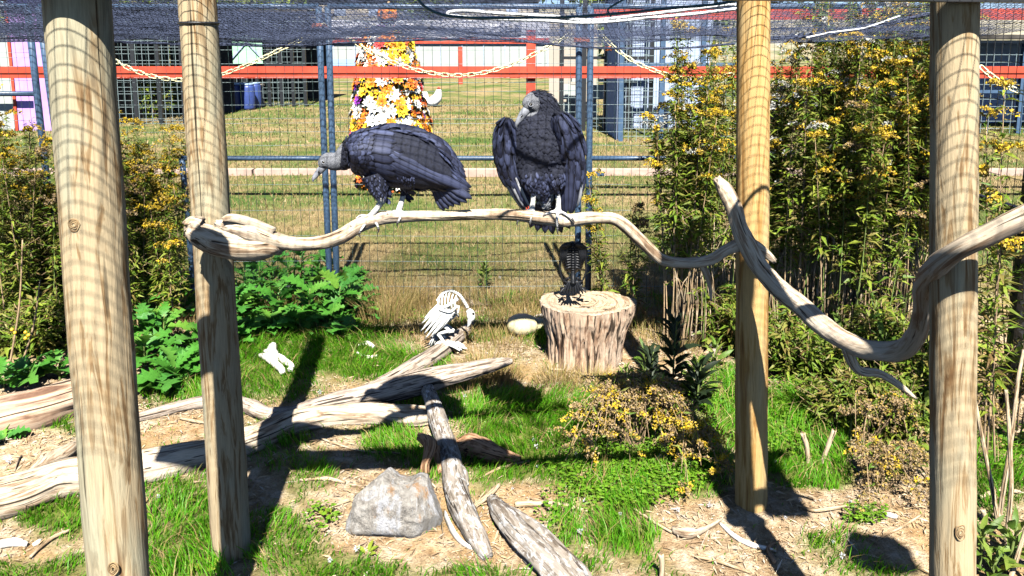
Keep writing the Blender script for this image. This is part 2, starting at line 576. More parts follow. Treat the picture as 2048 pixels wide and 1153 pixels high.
# ------------------------------------------------------------------ ground
GREEN = [(1170, 890, 260, 110, 1.0), (1020, 900, 110, 90, 1.0), (730, 715, 170, 60, 1.0), (110, 1040, 80, 70, 1.0),
         (370, 1050, 110, 110, .9), (620, 960, 60, 90, .75), (560, 1090, 110, 80, .8), (1250, 1050, 75, 75, 1.0),
         (1230, 950, 150, 60, 1.0), (1400, 940, 90, 70, 1.0), (1590, 880, 120, 120, 1.0), (1640, 960, 80, 50, 1.0),
         (1730, 1035, 45, 22, .9), (790, 890, 70, 45, .9), (880, 930, 70, 40, .8), (960, 1140, 300, 35, .7),
         (700, 1145, 170, 40, .9), (120, 1150, 180, 45, .7), (1120, 1060, 60, 60, .6), (350, 1130, 120, 60, 1.0),
         (460, 760, 200, 60, .9), (1080, 650, 90, 45, 1.0), (960, 660, 100, 30, .9), (1650, 1075, 60, 40, .6),
         (1750, 1110, 110, 60, .6), (1980, 950, 100, 90, .8), (330, 830, 60, 25, .6), (110, 870, 45, 35, .8),
         (1350, 1130, 120, 40, .45), (1500, 1060, 60, 25, .3), (560, 700, 120, 60, .9), (1450, 820, 110, 90, .9),
         (900, 790, 120, 40, .6), (1040, 830, 130, 50, 1.0), (560, 900, 100, 60, .6), (60, 930, 60, 25, .15)]
BARE = [(340, 850, 110, 38, 1), (70, 900, 110, 40, .9), (1700, 1010, 160, 35, .9), (1450, 1100, 130, 60, .75), (1400, 1040, 110, 40, .8),
        (1620, 1030, 90, 45, .8), (690, 1020, 110, 60, .6), (900, 1110, 170, 40, .55), (1050, 1100, 80, 60, .7), (1040, 1010, 70, 50, .7),
        (1830, 1060, 120, 70, .7), (880, 690, 140, 30, .4), (650, 900, 60, 40, .4), (1300, 740, 130, 60, .5), (60, 1090, 120, 40, .6)]


def greenness(x, y):
    P = np.stack([x, y, np.zeros_like(x)], -1)
    px, py = topx(P)
    g = np.full(x.shape, .12)
    for cx, cy, a, b, w in GREEN:
        d = ((px - cx) / a) ** 2 + ((py - cy) / b) ** 2
        g = np.maximum(g, w * np.clip(1.35 - d, 0, 1))
    for cx, cy, a, b, w in BARE:
        d = ((px - cx) / a) ** 2 + ((py - cy) / b) ** 2
        g = g - w * .9 * np.clip(1.3 - d, 0, 1)
    g = np.where(y > 4.6, .75 * np.clip(fbm(x * 1.2, y * 1.2, 12) * 2.4 - .7, 0, 1), g)
    n = fbm(x * 5, y * 5, 21, 3)
    return np.clip(g + (n - .5) * .9, 0, 1)


def spacing():
    xs = list(np.arange(-3.6, 3.6, .025)); d = .025
    while xs[-1] < 260: d *= 1.14; xs.append(xs[-1] + d)
    d = .025; left = [xs[0]]
    while left[-1] > -260: d *= 1.14; left.append(left[-1] - d)
    xs = left[::-1][:-1] + xs
    ys = list(np.arange(.8, 6.2, .025)); d = .025
    while ys[-1] < 500: d *= 1.06; ys.append(ys[-1] + d)
    low = [.8]; d = .03
    while low[-1] > -20: d *= 1.3; low.append(low[-1] - d)
    return np.array(xs), np.array(low[::-1][:-1] + ys)


xs, ys = spacing()
GX, GY = np.meshgrid(xs, ys)
mb = MB()
V = np.stack([GX, GY, gh(GX, GY)], -1).reshape(-1, 3)
ny, nx = GX.shape
i = np.arange(ny - 1)[:, None] * nx; j = np.arange(nx - 1)[None]
F = np.stack([i + j, i + j + 1, i + nx + j + 1, i + nx + j], -1).reshape(-1, 4)
gm = greenness(GX, GY).reshape(-1)
mb.add(V, F, np.stack([gm, np.clip((V[:, 1] - 60) / 30, 0, 1), fbm(V[:, 0] * .9, V[:, 1] * .9, 31)], -1))

m, nt, b = newmat('soil_and_turf', .95, .1)
a = nt.nodes.new('ShaderNodeAttribute'); a.attribute_name = 'grain'
sep = nt.nodes.new('ShaderNodeSeparateXYZ'); nt.links.new(a.outputs['Vector'], sep.inputs[0])
n1 = noise(nt, mapped(nt, (14, 14, 14), 'obj'), 1, 6, .65)
n2 = noise(nt, mapped(nt, (90, 90, 90), 'obj'), 1, 4, .7)
n3 = noise(nt, mapped(nt, (1.6, 1.6, 1.6), 'obj', (3, 3, 0)), 1, 5, .6)
soil = ramp(nt, n1, [(.3, (.20, .12, .06)), (.48, (.46, .33, .20)), (.64, (.64, .52, .38))])
soil = mix(nt, mixfac(nt, n3, .50, .60, .6), soil, (.48, .28, .11))
soil = mix(nt, .7, soil, ramp(nt, n2, [(.3, .4), (.55, 1.0)]), 'MULTIPLY')
turf = ramp(nt, n1, [(.3, (.05, .08, .015)), (.5, (.10, .15, .02)), (.7, (.22, .20, .07))])
nf = noise(nt, mapped(nt, (.55, .55, .55), 'obj', (8, 1, 0)), 1, 5, .7)
nf2 = noise(nt, mapped(nt, (7, 7, 7), 'obj', (8, 1, 0)), 1, 5, .8)
lawn = ramp(nt, nf, [(.40, (.08, .13, .03)), (.48, (.17, .17, .06)), (.56, (.29, .22, .11))])
lawn = mix(nt, .6, lawn, ramp(nt, nf2, [(.35, .30), (.6, 1.1)]), 'MULTIPLY')
c = mix(nt, sep.outputs[0], soil, turf)
geo = nt.nodes.new('ShaderNodeNewGeometry'); sp2 = nt.nodes.new('ShaderNodeSeparateXYZ'); nt.links.new(geo.outputs['Position'], sp2.inputs[0])
c = mix(nt, mixfac(nt, sp2.outputs[1], 5.0, 6.0, 1.0), c, lawn)
hill = ramp(nt, nf, [(.35, (.16, .15, .10)), (.6, (.30, .27, .21))])
c = mix(nt, sep.outputs[1], c, hill)
nt.links.new(c, b.inputs['Base Color'])
hh = nt.nodes.new('ShaderNodeMath'); hh.operation = 'ADD'; nt.links.new(n1, hh.inputs[0]); nt.links.new(n2, hh.inputs[1])
bump(nt, b, hh.outputs[0], .8, .02)
structure(mb.build('ground', m))


def scatter(n, x0, x1, y0, y1, rs):
    x = x0 + rs.rand(n) * (x1 - x0); y = y0 + rs.rand(n) * (y1 - y0)
    return x, y


# short grass inside the pen
rs = np.random.RandomState(3)
mb = MB()
x, y = scatter(300000, -3.4, 3.0, 2.05, 5.2, rs)
keep = np.abs(x) < y * .75 + .15
x, y = x[keep], y[keep]
g = greenness(x, y)
clump = fbm(x * 16, y * 16, 41, 2)
k = rs.rand(len(x)) < np.clip((g - .16) * 1.7, .02, 1) * np.clip(clump * 2.8 - .60, .06, 1)
x, y, g, clump = x[k], y[k], g[k], clump[k]
base = np.stack([x, y, gh(x, y) - .004], 1)
big = vnoise(x * 3.1, y * 3.1, 9)
H = (.020 + .036 * rs.rand(len(x)) ** 1.5) * (.55 + .9 * g) * (.6 + 1.0 * big)
az = fbm(x * 2, y * 2, 8) * 12 + rs.randn(len(x)) * .9
lean = np.stack([np.cos(az), np.sin(az), np.zeros(len(x))], 1) * (.35 + .6 * rs.rand(len(x)))[:, None]
dry = rs.rand(len(x)) < .10
blades(mb, base[~dry], lean[~dry], H[~dry], .0042, rs=rs)
grass_n = len(x)
stuff(tag(mb.build('grass', M['grass']), 'bright green short grass growing in patches inside the pen', 'grass'))
mbd = MB()
blades(mbd, base[dry], lean[dry] * 1.8, H[dry] * 1.3, .003, rs=rs)
# tufts of taller dry grass near the back fence
def tuft(mbx, px, py, n, h, spread, w=.003, seed=0, lean_=.6):
    r = np.random.RandomState(seed)
    p = G(px, py)
    rr = r.rand(n) ** .6 * spread; aa = r.rand(n) * 6.283
    bx = p[0] + rr * np.cos(aa); by = p[1] + rr * np.sin(aa)
    bs = np.stack([bx, by, gh(bx, by) - .005], 1)
    ln = np.stack([np.cos(aa), np.sin(aa), aa * 0], 1) * (lean_ * (.3 + r.rand(n)))[:, None] + r.randn(n, 3) * .12
    ln[:, 2] = 0
    blades(mbx, bs, ln, h * (.4 + .7 * r.rand(n)), w, rs=r)


for (px, py, n, h, s_) in [(770, 640, 500, .26, .16), (810, 615, 400, .22, .18), (740, 600, 300, .24, .14), (860, 625, 300, .14, .2), (960, 745, 500, .13, .14),
                           (1000, 760, 420, .12, .12), (930, 770, 300, .10, .14), (1000, 690, 400, .10, .2), (880, 660, 420, .09, .25), (1180, 775, 350, .10, .14),
                           (1110, 765, 300, .11, .12), (1230, 770, 300, .09, .12), (1060, 640, 300, .12, .2), (1215, 610, 260, .22, .12), (1010, 610, 500, .14, .3),
                           (700, 640, 260, .13, .2), (1330, 700, 260, .14, .2), (1380, 650, 300, .12, .3), (1950, 840, 300, .14, .15), (600, 640, 300, .12, .3)]:
    tuft(mbd, px, py, n, h, s_, .003, int(px))
x, y = scatter(26000, -3.2, 3.0, 4.3, 5.3, rs)
k = rs.rand(len(x)) < np.clip(fbm(x * 3, y * 3, 51) * 2.4 - .8, 0, 1)
x, y = x[k], y[k]
lean = rs.randn(len(x), 3) * .45; lean[:, 2] = 0
blades(mbd, np.stack([x, y, gh(x, y)], 1), lean, .05 + .09 * rs.rand(len(x)), .003, rs=rs)
stuff(tag(mbd.build('dry_grass', M['grass_tan']), 'straw coloured dry grass tufts between the logs and the back fence', 'dry grass'))

# lawn beyond the back fence
mb = MB(); mt = MB()
for y0, y1, n, hh_, w in ((5.1, 8, 90000, .035, .004), (8, 13, 70000, .045, .008), (13, 24, 60000, .05, .018)):
    x, y = scatter(n, -.85 * y1, .85 * y1, y0, y1, rs)
    k = np.abs(x) < y * .8
    x, y = x[k], y[k]
    bs = np.stack([x, y, gh(x, y) - .003], 1)
    lean = rs.randn(len(x), 3) * .6; lean[:, 2] = 0
    t_ = fbm(x * .45, y * .45, 61, 4) + rs.randn(len(x)) * .09
    tn = t_ > .49
    blades(mb, bs[~tn], lean[~tn], hh_ * (.5 + rs.rand((~tn).sum())), w, rs=rs)
    blades(mt, bs[tn], lean[tn], hh_ * (.5 + rs.rand(tn.sum())), w, rs=rs)
stuff(tag(mb.build('lawn_grass', M['lawn']), 'green turf of the lawn beyond the back fence', 'lawn'))
stuff(tag(mt.build('lawn_straw', M['lawn_tan']), 'dry tan patches of turf on the lawn beyond the fence', 'lawn'))

# litter: straw, chips, bark crumbs
mb = MB()
x, y = scatter(130000, -3.0, 2.6, 2.05, 5.0, rs)
g = greenness(x, y)
k = (rs.rand(len(x)) < np.clip(.75 - g, .03, 1) * np.clip(fbm(x * 4, y * 4, 71) * 2.6 - .75, .1, 1)) & (np.abs(x) < y * .75 + .1)
x, y = x[k], y[k]
n = len(x)
d = rs.randn(n, 3); d[:, 2] = rs.rand(n) * .25
L = .008 + .035 * rs.rand(n) ** 3 * 1.6
leafcloud(mb, np.stack([x, y, gh(x, y) + .004], 1), d, np.tile([0, 0, 1.0], (n, 1)) + rs.randn(n, 3) * .4, L, .0025 + .006 * rs.rand(n), .1, .1)
stuff(tag(mb.build('ground_litter', M['litter']), 'straw bits, wood chips and dead leaves lying over the bare soil', 'litter'))

# clover / chickweed cover
mb = MB()
pts = []
for (px, py, a_, b_, n) in [(1270, 960, 150, 60, 1500), (1180, 930, 90, 50, 600), (1350, 930, 90, 60, 700), (1580, 790, 60, 60, 600), (1560, 860, 60, 60, 500),
                            (1440, 790, 70, 40, 400), (1730, 1040, 45, 18, 260), (640, 1050, 40, 30, 120), (1200, 1000, 120, 30, 350), (2010, 900, 40, 50, 250),
                            (1640, 830, 50, 50, 300), (800, 650, 70, 30, 260), (900, 650, 60, 30, 200), (1100, 1060, 40, 40, 100)]:
    r1 = np.sqrt(rs.rand(n)); a1 = rs.rand(n) * 6.283
    for q in range(n):
        p = G(px + a_ * r1[q] * math.cos(a1[q]), py + b_ * r1[q] * math.sin(a1[q])); pts.append(p)
pts = np.array(pts); pts[:, 2] += .012 + .04 * rs.rand(len(pts))
flecks(mb, pts, .020, rs, flat=True)
stuff(tag(mb.build('clover', M['clover']), 'low round leaved green ground cover in front of the dried goldenrod', 'ground cover'))

# ------------------------------------------------------------------ wooden posts, boards
def postobj(px0, px1, Y, r0, r1, ztop, mat, label, seed):
    a_ = at(px1[0], px1[1], Y); t_ = at(px0[0], px0[1], Y)
    d = (t_ - a_) / (t_[2] - a_[2])
    bot = a_ + d * (-.15 - a_[2]); top = a_ + d * (ztop - a_[2])
    base = a_ + d * (0 - a_[2])
    root = thing('wooden_post', base, label, 'post', 'round wooden posts of the aviary')
    n = 110
    mbx = MB().tube(np.array([bot + (top - bot) * q for q in np.linspace(0, 1, n)]), np.linspace(r1, r0, n), 48, lump=.045, seed=seed, groove=.035)
    mbx.build('shaft', mat, root)
    return root, base, top


P1, b1, t1 = postobj((156, 30), (238, 1153), 1.52, .061, .064, 2.075, M['post'], 'thick round wooden post standing nearest on the far left of the picture', 3)
P2, b2, t2 = postobj((396, 20), (463, 1090), 2.436, .058, .068, 2.34, M['post'], 'round wooden post with a chewed branch end tied across it', 11)
P3, b3, t3 = postobj((1507, 60), (1502, 1010), 2.70, .058, .061, 2.34, M['post_y'], 'yellowish round wooden post behind the crossing branches right of the stump', 23)
P4, b4, t4 = postobj((1909, 30), (1904, 1153), 1.60, .046, .049, 2.40, M['post'], 'round wooden post standing nearest on the right with net shadow on its top', 31)


def knot(root, px, py, Y, rx, rz, face):
    c = at(px, py, Y) + np.array(face)
    mbx = MB()
    for kx, kr in ((1.0, .0012), (.68, .0010), (.38, .0011)):
        th = np.linspace(0, 2 * math.pi, 25)
        wob = 1 + .35 * (vnoise(np.cos(th) * 1.5 + kx * 3, np.sin(th) * 1.5 + px, 3) - .5)
        ring = np.stack([c[0] + rx * kx * wob * np.cos(th), c[1] + .0012 + (rx * kx * np.cos(th)) ** 2 * 8 + 0 * th, c[2] + rz * kx * wob * np.sin(th)], 1)
        mbx.tube(ring, kr * 1.6, 5, cap=False)
    mbx.build('knot', M['knot'], root)


knot(P1, 182, 436, 1.52, .011, .012, (0, -.0635, 0))
knot(P1, 256, 1100, 1.52, .010, .016, (0, -.0635, 0))
knot(P4, 1897, 1040, 1.60, .011, .020, (0, -.0485, 0))
# strap on post 2
c = at(398, 47, 2.436)
th = np.linspace(0, 2 * math.pi, 41)
MB().tube(np.stack([c[0] + .0605 * np.cos(th), c[1] + .0605 * np.sin(th), c[2] + 0 * th], 1), .0042, 6, cap=False).build('strap', M['steel_dark'], P2)

# header boards
root = thing('header_board', (0, 1.46, 1.895), 'dark wooden board spanning the two nearest posts along the top edge of the picture', 'board')
zb = at(1500, 2.0, 1.49)[2]
MB().bar((-1.35, 1.425, zb + .095), (.12, 1.475, zb + .095), .036, .165).build('plank', M['steel_dark'], root, smooth=False)
MB().bar((.121, 1.478, zb + .024), (1.35, 1.545, zb + .018), .034, .042).build('rail', M['steel_dark'], root, smooth=False)
root = thing('rear_beam', (0, 2.6, 2.2), 'wooden beam joining the tops of the two rear posts above the perch', 'beam')
a_ = np.array([b2[0] - .6, 2.50, 2.42]); e_ = np.array([b3[0] + 1.2, 2.80, 2.42])
MB().bar(a_, e_, .04, .16).build('plank', M['board'], root, smooth=False)

# ------------------------------------------------------------------ roof netting
def netz(x, y):
    z = np.interp(y, [0.3, 1.5, 2.6, 3.3, 3.9, 4.35, 4.97], [2.22, 2.13, 2.18, 2.03, 1.885, 1.845, 2.02])
    s_ = np.clip((y - 2.6) / 1.5, 0, 1)
    return z + s_ * .045 * (fbm(x * 1.1, y * .8, 81, 3) - .5) + .015 * (vnoise(x * 3, y * 3, 5) - .5)


def net(mbx, x0, x1, y0, y1, cell, zf, r, step=.07, skew=0.0):
    def strand(P):
        T = np.gradient(P, axis=0); T = unit(T)
        s_ = unit(np.cross(T, [0, 0, 1.0])); u_ = np.cross(s_, T)
        V = np.stack([P + s_ * r, P - s_ * r * .5 + u_ * r * .87, P - s_ * r * .5 - u_ * r * .87], 1).reshape(-1, 3)
        n = len(P); i = np.arange(n - 1)[:, None, None] * 3; j = np.arange(3)[None, :, None]
        j2 = (j + 1) % 3
        F = np.concatenate([i + j, i + j2, i + 3 + j2, i + 3 + j], -1).reshape(-1, 4)
        mbx.add(V, F)
    for xx in np.arange(x0, x1, cell):
        yy = np.linspace(y0, y1, int((y1 - y0) / step) + 2)
        xv = xx + skew * (yy - y0) + .006 * vnoise(yy * 5 + xx * 37, yy * 2, 3)
        strand(np.stack([xv, yy, zf(xv, yy)], 1))
    for yy in np.arange(y0, y1, cell):
        xv = np.linspace(x0, x1, int((x1 - x0) / step) + 2)
        yv = yy + .008 * vnoise(xv * 4 + yy * 31, xv, 4)
        strand(np.stack([xv, yv, zf(xv, yv)], 1))


mb = MB()
net(mb, -1.9, 2.7, .45, 2.6, .027, netz, .0012)
net(mb, -1.9, 2.7, 2.6, 4.97, .027, netz, .00105)
# loose doubled netting sagging in folds before the back fence
net(mb, -3.6, 2.4, 3.3, 4.7, .027, lambda x, y: netz(x, y) - .012 - .05 * fbm(x * 2.2, y * 2.2, 91, 3), .0010, skew=.25)
net(mb, -3.6, 0.05, 3.2, 4.6, .026, lambda x, y: netz(x, y) + .02 - .06 * fbm(x * 2.6, y * 1.7, 95, 3), .0010, skew=-.35)
net(mb, -3.6, -1.4, 3.3, 4.8, .03, lambda x, y: netz(x, y) + .05 - .05 * fbm(x * 1.6, y * 1.7, 98, 3), .0011, skew=.6)
net(mb, -3.9, -1.9, 1.6, 4.97, .027, netz, .00095)
# rolled edge
for (pts, rr, Y) in (([(180, 82), (330, 88), (480, 90), (600, 92), (700, 86), (860, 80), (1000, 78), (1100, 90), (1220, 97), (1360, 96), (1470, 88)], .008, 4.2),
                     ([(1540, 78), (1620, 72), (1700, 60), (1780, 46), (1860, 28)], .013, 3.5)):
    P = np.array([at(a[0], a[1], Y) for a in pts]); P = catmull(P, 160)
    for q in range(16):
        off = np.stack([0 * P[:, 0], rr * 5 * (fbm(P[:, 0] * 2.5, q * 3.1 + 0 * P[:, 0], q, 3) - .5), rr * 3 * (fbm(P[:, 0] * 4, q * 7.7 + 0 * P[:, 0], q + 9, 3) - .5)], 1)
        mb.tube(P + off, .0013, 4, cap=False)
# netting wrapped down the front of the back fence
net_o = tag(mb.build('roof_netting', M['net'], smooth=False), 'black bird netting sagging over the top of the aviary', 'netting')

def cord(name, pts, Y, r, mat, label):
    P = np.array([at(a[0], a[1], Y + (a[2] if len(a) > 2 else 0)) for a in pts])
    return tag(MB().tube(P, r, 8, n=120).build(name, mat), label, 'cord')


cord('looped_rope', [(1475, 18, -.1), (1400, 27), (1300, 36), (1180, 46), (1080, 41), (980, 38), (905, 32), (898, 25), (930, 22), (1000, 27), (1100, 33), (1180, 41), (1290, 30), (1420, 14), (1475, 10, -.1)],
     3.42, .0075, M['cord_white'], 'looped white cord lying on the netting above the perched vulture')
cord('teal_hose', [(828, -12), (850, 14), (890, 31), (950, 36), (1050, 36), (1150, 34), (1250, 26), (1350, 16), (1440, 8), (1500, -6)],
     3.0, .0055, M['hose'], 'thin teal line curving over the netting next to the white cord')
cord('white_string', [(1612, 76), (1660, 66), (1720, 58), (1750, 50), (1800, 32)], 3.45, .004, M['cord_white'], 'thin white string on the rolled netting right of the yellowish post')
cord('teal_loop', [(1262, -8), (1232, 8), (1216, 20), (1222, 34)], 3.0, .004, M['hose'], 'short curled teal line hanging over the netting top right of the cord')

for (x0_, x1_, y0_, y1_, lab) in ((.60, .99, 1.545, 1.605, 'unseen timber added above the nearest right post to shade the perch end'), (1.13, 1.30, .90, 1.28, 'unseen board added on the roof netting to shade the curved branch')):  # unseen boards added above the frame to cast shadows on the branches
    zc = float(netz((x0_ + x1_) / 2, (y0_ + y1_) / 2)) + .03 + (.14 if x0_ < .8 else 0)
    tag(MB().box(((x0_ + x1_) / 2, (y0_ + y1_) / 2, zc - (.03 if x0_ < .8 else 0)), (x1_ - x0_, y1_ - y0_, .15 if x0_ < .8 else .05)).build('shade_board', M['board'], smooth=False), lab, 'board')
zc = float(netz(1.46, .66)) + .03
tag(MB().tube(np.array([[1.46, .66, zc], [1.46, .66, zc + .02], [1.47, .66, zc + .05]]), [.11, .12, .06], 26, n=6, lump=.35, seed=4).build('shade_lump', M['thistle']), 'unseen lump added on the roof netting to cast a rounded shadow', 'shadow caster')  # unseen, added above the frame to throw the rounded ground shadow
for q, (pts, lab) in enumerate([([(-.04, 1.60), (.04, 1.70), (.14, 1.74), (.22, 1.68), (.30, 1.52)], 'dark cord looped on the front netting above the upright vulture'),
                                ([(.02, 1.95), (.10, 1.86), (.20, 1.84), (.28, 1.93), (.36, 2.1)], 'dark cord curled on the netting above the hooded head'),
                                ([(.80, 1.75), (.90, 1.90), (1.02, 1.96), (1.14, 1.86)], 'dark cord lying on the netting before the yellowish post')]):
    P = np.array([[a, b_, float(netz(a, b_)) + .006] for a, b_ in pts])
    tag(MB().tube(P, .0065, 8, n=40).build('rope', M['steel_dark']), lab, 'cord')

# ------------------------------------------------------------------ back fence (pipe frames with wire mesh)
FY = 4.97


def pipe(root, name, p, q, r, mat=None):
    return MB().tube(np.array([p, q]), r, 12, n=6).build(name, mat or M['steel'], root)


def fence_panel(xL, xR, zt, label, rail_py=317, rail=True, posts=(1, 1), inner=None, railspan=None, Y=FY):
    """xL/xR: ((px,py),(px,py)) top and bottom pixel of the end posts"""
    A = [at(*xL[0], Y), at(*xL[1], Y)]; B = [at(*xR[0], Y), at(*xR[1], Y)]
    def zline(p, z):
        d = (p[0] - p[1]) / (p[0][2] - p[1][2]); return p[1] + d * (z - p[1][2])
    root = thing('steel_fence', zline(A, 0), label, 'fence', 'steel panels of the back fence')
    if posts[0]: pipe(root, 'fence_post', zline(A, -.05), zline(A, zt), .022)
    if posts[1]: pipe(root, 'fence_post', zline(B, -.05), zline(B, zt), .022)
    zr = at(1000, rail_py, Y)[2]
    if rail:
        ra, rb = zline(A, zr), zline(B, zr)
        if railspan: ra = at(railspan[0], rail_py, Y); ra[2] = zr
        pipe(root, 'rail', ra, rb, .017)
    pipe(root, 'top_rail', zline(A, zt), zline(B, zt), .018)
    if inner:
        p = at(inner, rail_py, Y); p[2] = zr
        pipe(root, 'brace_post', p, (p[0] + .03, Y, -.05), .020)
    mbx = MB()
    w0 = (zline(A, 0)[0], zline(B, 0)[0]); w1 = (zline(A, zt)[0], zline(B, zt)[0])
    n = max(2, int(round((w0[1] - w0[0]) / .0585)))
    for q in range(1, n):
        f = q / n
        j_ = (vnoise(q * 1.7, xL[0][0] * .1, 3) - .5) * .008
        p = np.array([w0[0] + (w0[1] - w0[0]) * f, Y, .0]); e = np.array([w1[0] + (w1[1] - w1[0]) * f + j_, Y, zt])
        mm = (p + e) / 2 + [j_, 0, 0]
        mbx.tube(np.array([p, mm, e]), .0014, 4, cap=False)
    mbx.build('upright_wires', M['wire'], root)
    mbx = MB()
    zs = list(np.arange(zr + .09, zt, .092)) + list(np.arange(zr - .18, .02, -.18))
    if True: zs += [z - .028 for z in np.arange(zr + .27, zt, .276)]
    for z in zs:
        p, e = zline(A, z), zline(B, z)
        mid = (p + e) / 2 + [0, 0, -.006]
        mbx.tube(np.array([p + [0, .004, 0], mid + [0, .004, 0], e + [0, .004, 0]]), .0013, 4, n=7, cap=False)
    mbx.build('cross_wires', M['wire_light'], root)
    return root


ZT = 2.05
fence_panel(((-560, 60), (-500, 520)), ((62, 80), (80, 240)), ZT, 'back fence panel left of the thick front post with a violet wall behind it', rail_py=188)
fence_panel(((86, 80), (108, 240)), ((640, 90), (657, 510)), ZT, 'back fence panel between the two left posts and the leaning vulture', inner=364, railspan=(364,))
fence_panel(((658, 90), (672, 510)), ((1158, 60), (1156, 470)), ZT, 'middle back fence panel behind the two vultures')
fence_panel(((1181, 60), (1177, 470)), ((1716, 60), (1712, 470)), ZT, 'back fence panel overgrown by tall goldenrod')
# latch plate on the right panel
tag(MB().box(at(1200, 348, FY - .03), (.055, .01, .03)).box(at(1203, 348, FY - .045), (.014, .02, .014)).build('fence_clamp', M['steel'], smooth=False),
    'small steel clamp plate on the fence post right of the perched vulture', 'clamp')
# side fence on the right, running toward the camera
SX = 2.35
root = thing('side_fence', (SX, 4.0, 0), 'black welded wire side fence running toward the viewer on the right', 'fence')
zr = at(1000, 317, FY)[2]
MB().bar((SX, 1.6, zr), (SX, FY - .03, zr), .035, .035).build('rail', M['steel_dark'], root, smooth=False)
MB().bar((SX, 3.30, -.05), (SX, 3.30, ZT), .045, .045, up=(0, 1, 0)).build('fence_post', M['steel_dark'], root, smooth=False)
MB().box((SX - .04, 3.29, .88), (.05, .03, .03)).build('bracket', M['steel_dark'], root, smooth=False)
mbx = MB()
for yv in np.arange(2.0, FY, .0585): mbx.tube(np.array([[SX, yv, 0], [SX, yv, ZT]]), .0017, 4, cap=False)
mbx.build('upright_wires', M['steel_dark'], root)
mbx = MB()
for zv in np.arange(.1, ZT, .18): mbx.tube(np.array([[SX - .003, 2.0, zv], [SX - .003, FY, zv]]), .0017, 4, n=5, cap=False)
mbx.build('cross_wires', M['steel_dark'], root)

# yellow plastic chains in swags along the back fence
th = np.linspace(0, 2 * math.pi, 17)[:-1]
lp = np.stack([.016 * np.cos(th) + .012 * np.sign(np.cos(th)), .0125 * np.sin(th), 0 * th], 1)
lp = np.vstack([lp, lp[:1]])
lm = MB().tube(lp, .0037, 5, cap=False).build('link', M['chain'])
link_mesh = lm.data
bpy.data.objects.remove(lm)
from mathutils import Matrix


def chain(pts, Y, label):
    P = np.array([at(a[0], a[1], Y) for a in pts]); D = catmull(P, 400)
    L = np.concatenate([[0], np.cumsum(np.linalg.norm(np.diff(D, axis=0), axis=1))])
    root = thing('plastic_chain', D[0], label, 'chain', 'yellow plastic chain swags on the fence')
    k = 0
    for s_ in np.arange(.02, L[-1], .043):
        p = np.array([np.interp(s_, L, D[:, i]) for i in range(3)]); q = np.array([np.interp(min(s_ + .01, L[-1]), L, D[:, i]) for i in range(3)])
        dx = Vector(q - p).normalized(); 
        tw = .5 if k % 2 == 0 else 2.07
        nrm = Vector((0, -1, 0)); side = dx.cross(nrm).normalized(); nrm = side.cross(dx)
        yv = side * math.cos(tw) + nrm * math.sin(tw); zv = dx.cross(yv)
        o = bpy.data.objects.new('link', link_mesh); COL.objects.link(o); o.parent = root
        Mx = Matrix((dx, yv, zv)).transposed().to_4x4(); Mx.translation = Vector(p - D[0])
        o.matrix_local = Mx
        k += 1


chain([(226, 120), (270, 142), (320, 156), (370, 160), (430, 153), (500, 128), (560, 100), (615, 74), (645, 52)], 4.90, 'yellow plastic chain swag hanging between the two left posts')
chain([(690, 72), (740, 103), (800, 130), (860, 146), (920, 151), (980, 143), (1040, 122), (1100, 92), (1145, 66)], 4.90, 'yellow plastic chain swag hanging in front of the flower tree')
chain([(1196, 62), (1225, 92), (1262, 120), (1300, 138), (1345, 152), (1400, 158), (1460, 150)], 4.90, 'yellow plastic chain swag running into the goldenrod right of the vultures')
chain([(1962, 135), (1990, 158), (2020, 176), (2060, 190)], 3.4, 'yellow plastic chain end hanging beyond the nearest right post')
for (px, py, lab) in ((1165, 80, 'orange tie at the top of the fence posts right of the hooded vulture'), (1219, 98, 'orange clip holding the chain right of the fence posts'), (634, 52, 'orange tie at the top of the left pair of fence posts')):
    c = at(px, py, 4.86)
    th2 = np.linspace(0, 6.283, 13)
    r_ = .05 if px != 1219 else .018
    mbx = MB()
    for q in range(3): mbx.tube(np.stack([c[0] + r_ * np.cos(th2), c[1] + .05 + .035 * np.sin(th2), c[2] + (q - 1) * .008 + .004 * np.sin(th2 * 3)], 1), .0045, 6, cap=False)
    tag(mbx.build('orange_tie', M['orange_clip']), lab, 'tie')

# ------------------------------------------------------------------ red paddock fence beyond
RY = 7.6
root = thing('red_fence', at(1058, 430, RY), 'red painted board fence with thick rails just beyond the aviary', 'fence')
zl = (at(1024, 145, RY)[2]); zu = at(1024, 29, RY)[2]
mbx = MB().box((0, RY, zl + .026), (13, .05, .068)); mbx.build('rail', M['red'], root, smooth=False)
MB().box((0, RY + .012, zl - .035), (13, .05, .05)).build('rail', M['red'], root, smooth=False)
MB().box((at(1600, 29, RY)[0] + 1.2, RY, zu), (6.6, .05, .11)).build('rail', M['red'], root, smooth=False)
for px, topy in ((1062, 60), (1815, -10), (-440, 100), (2500, -10)):
    p = at(px, topy, RY + .06)
    MB().box((p[0], RY + .075, p[2] / 2), (.095, .095, p[2])).build('fence_post', M['red'], root, smooth=False)
FY2 = 34.0
root = thing('far_red_fence', at(780, 168, FY2), 'distant red rail fence seen behind the flower tree', 'fence')
z1 = at(800, 82, FY2)[2]; z2 = at(800, 92, FY2)[2]
MB().box((at(870, 85, FY2)[0], FY2, z1), (14.5, .08, .26)).build('rail', M['red'], root, smooth=False)
for px in (615, 920, 1130, 310):
    p = at(px, 94, FY2)
    MB().box((p[0], FY2 + .1, p[2] / 2), (.2, .1, p[2])).build('fence_post', M['red'], root, smooth=False)

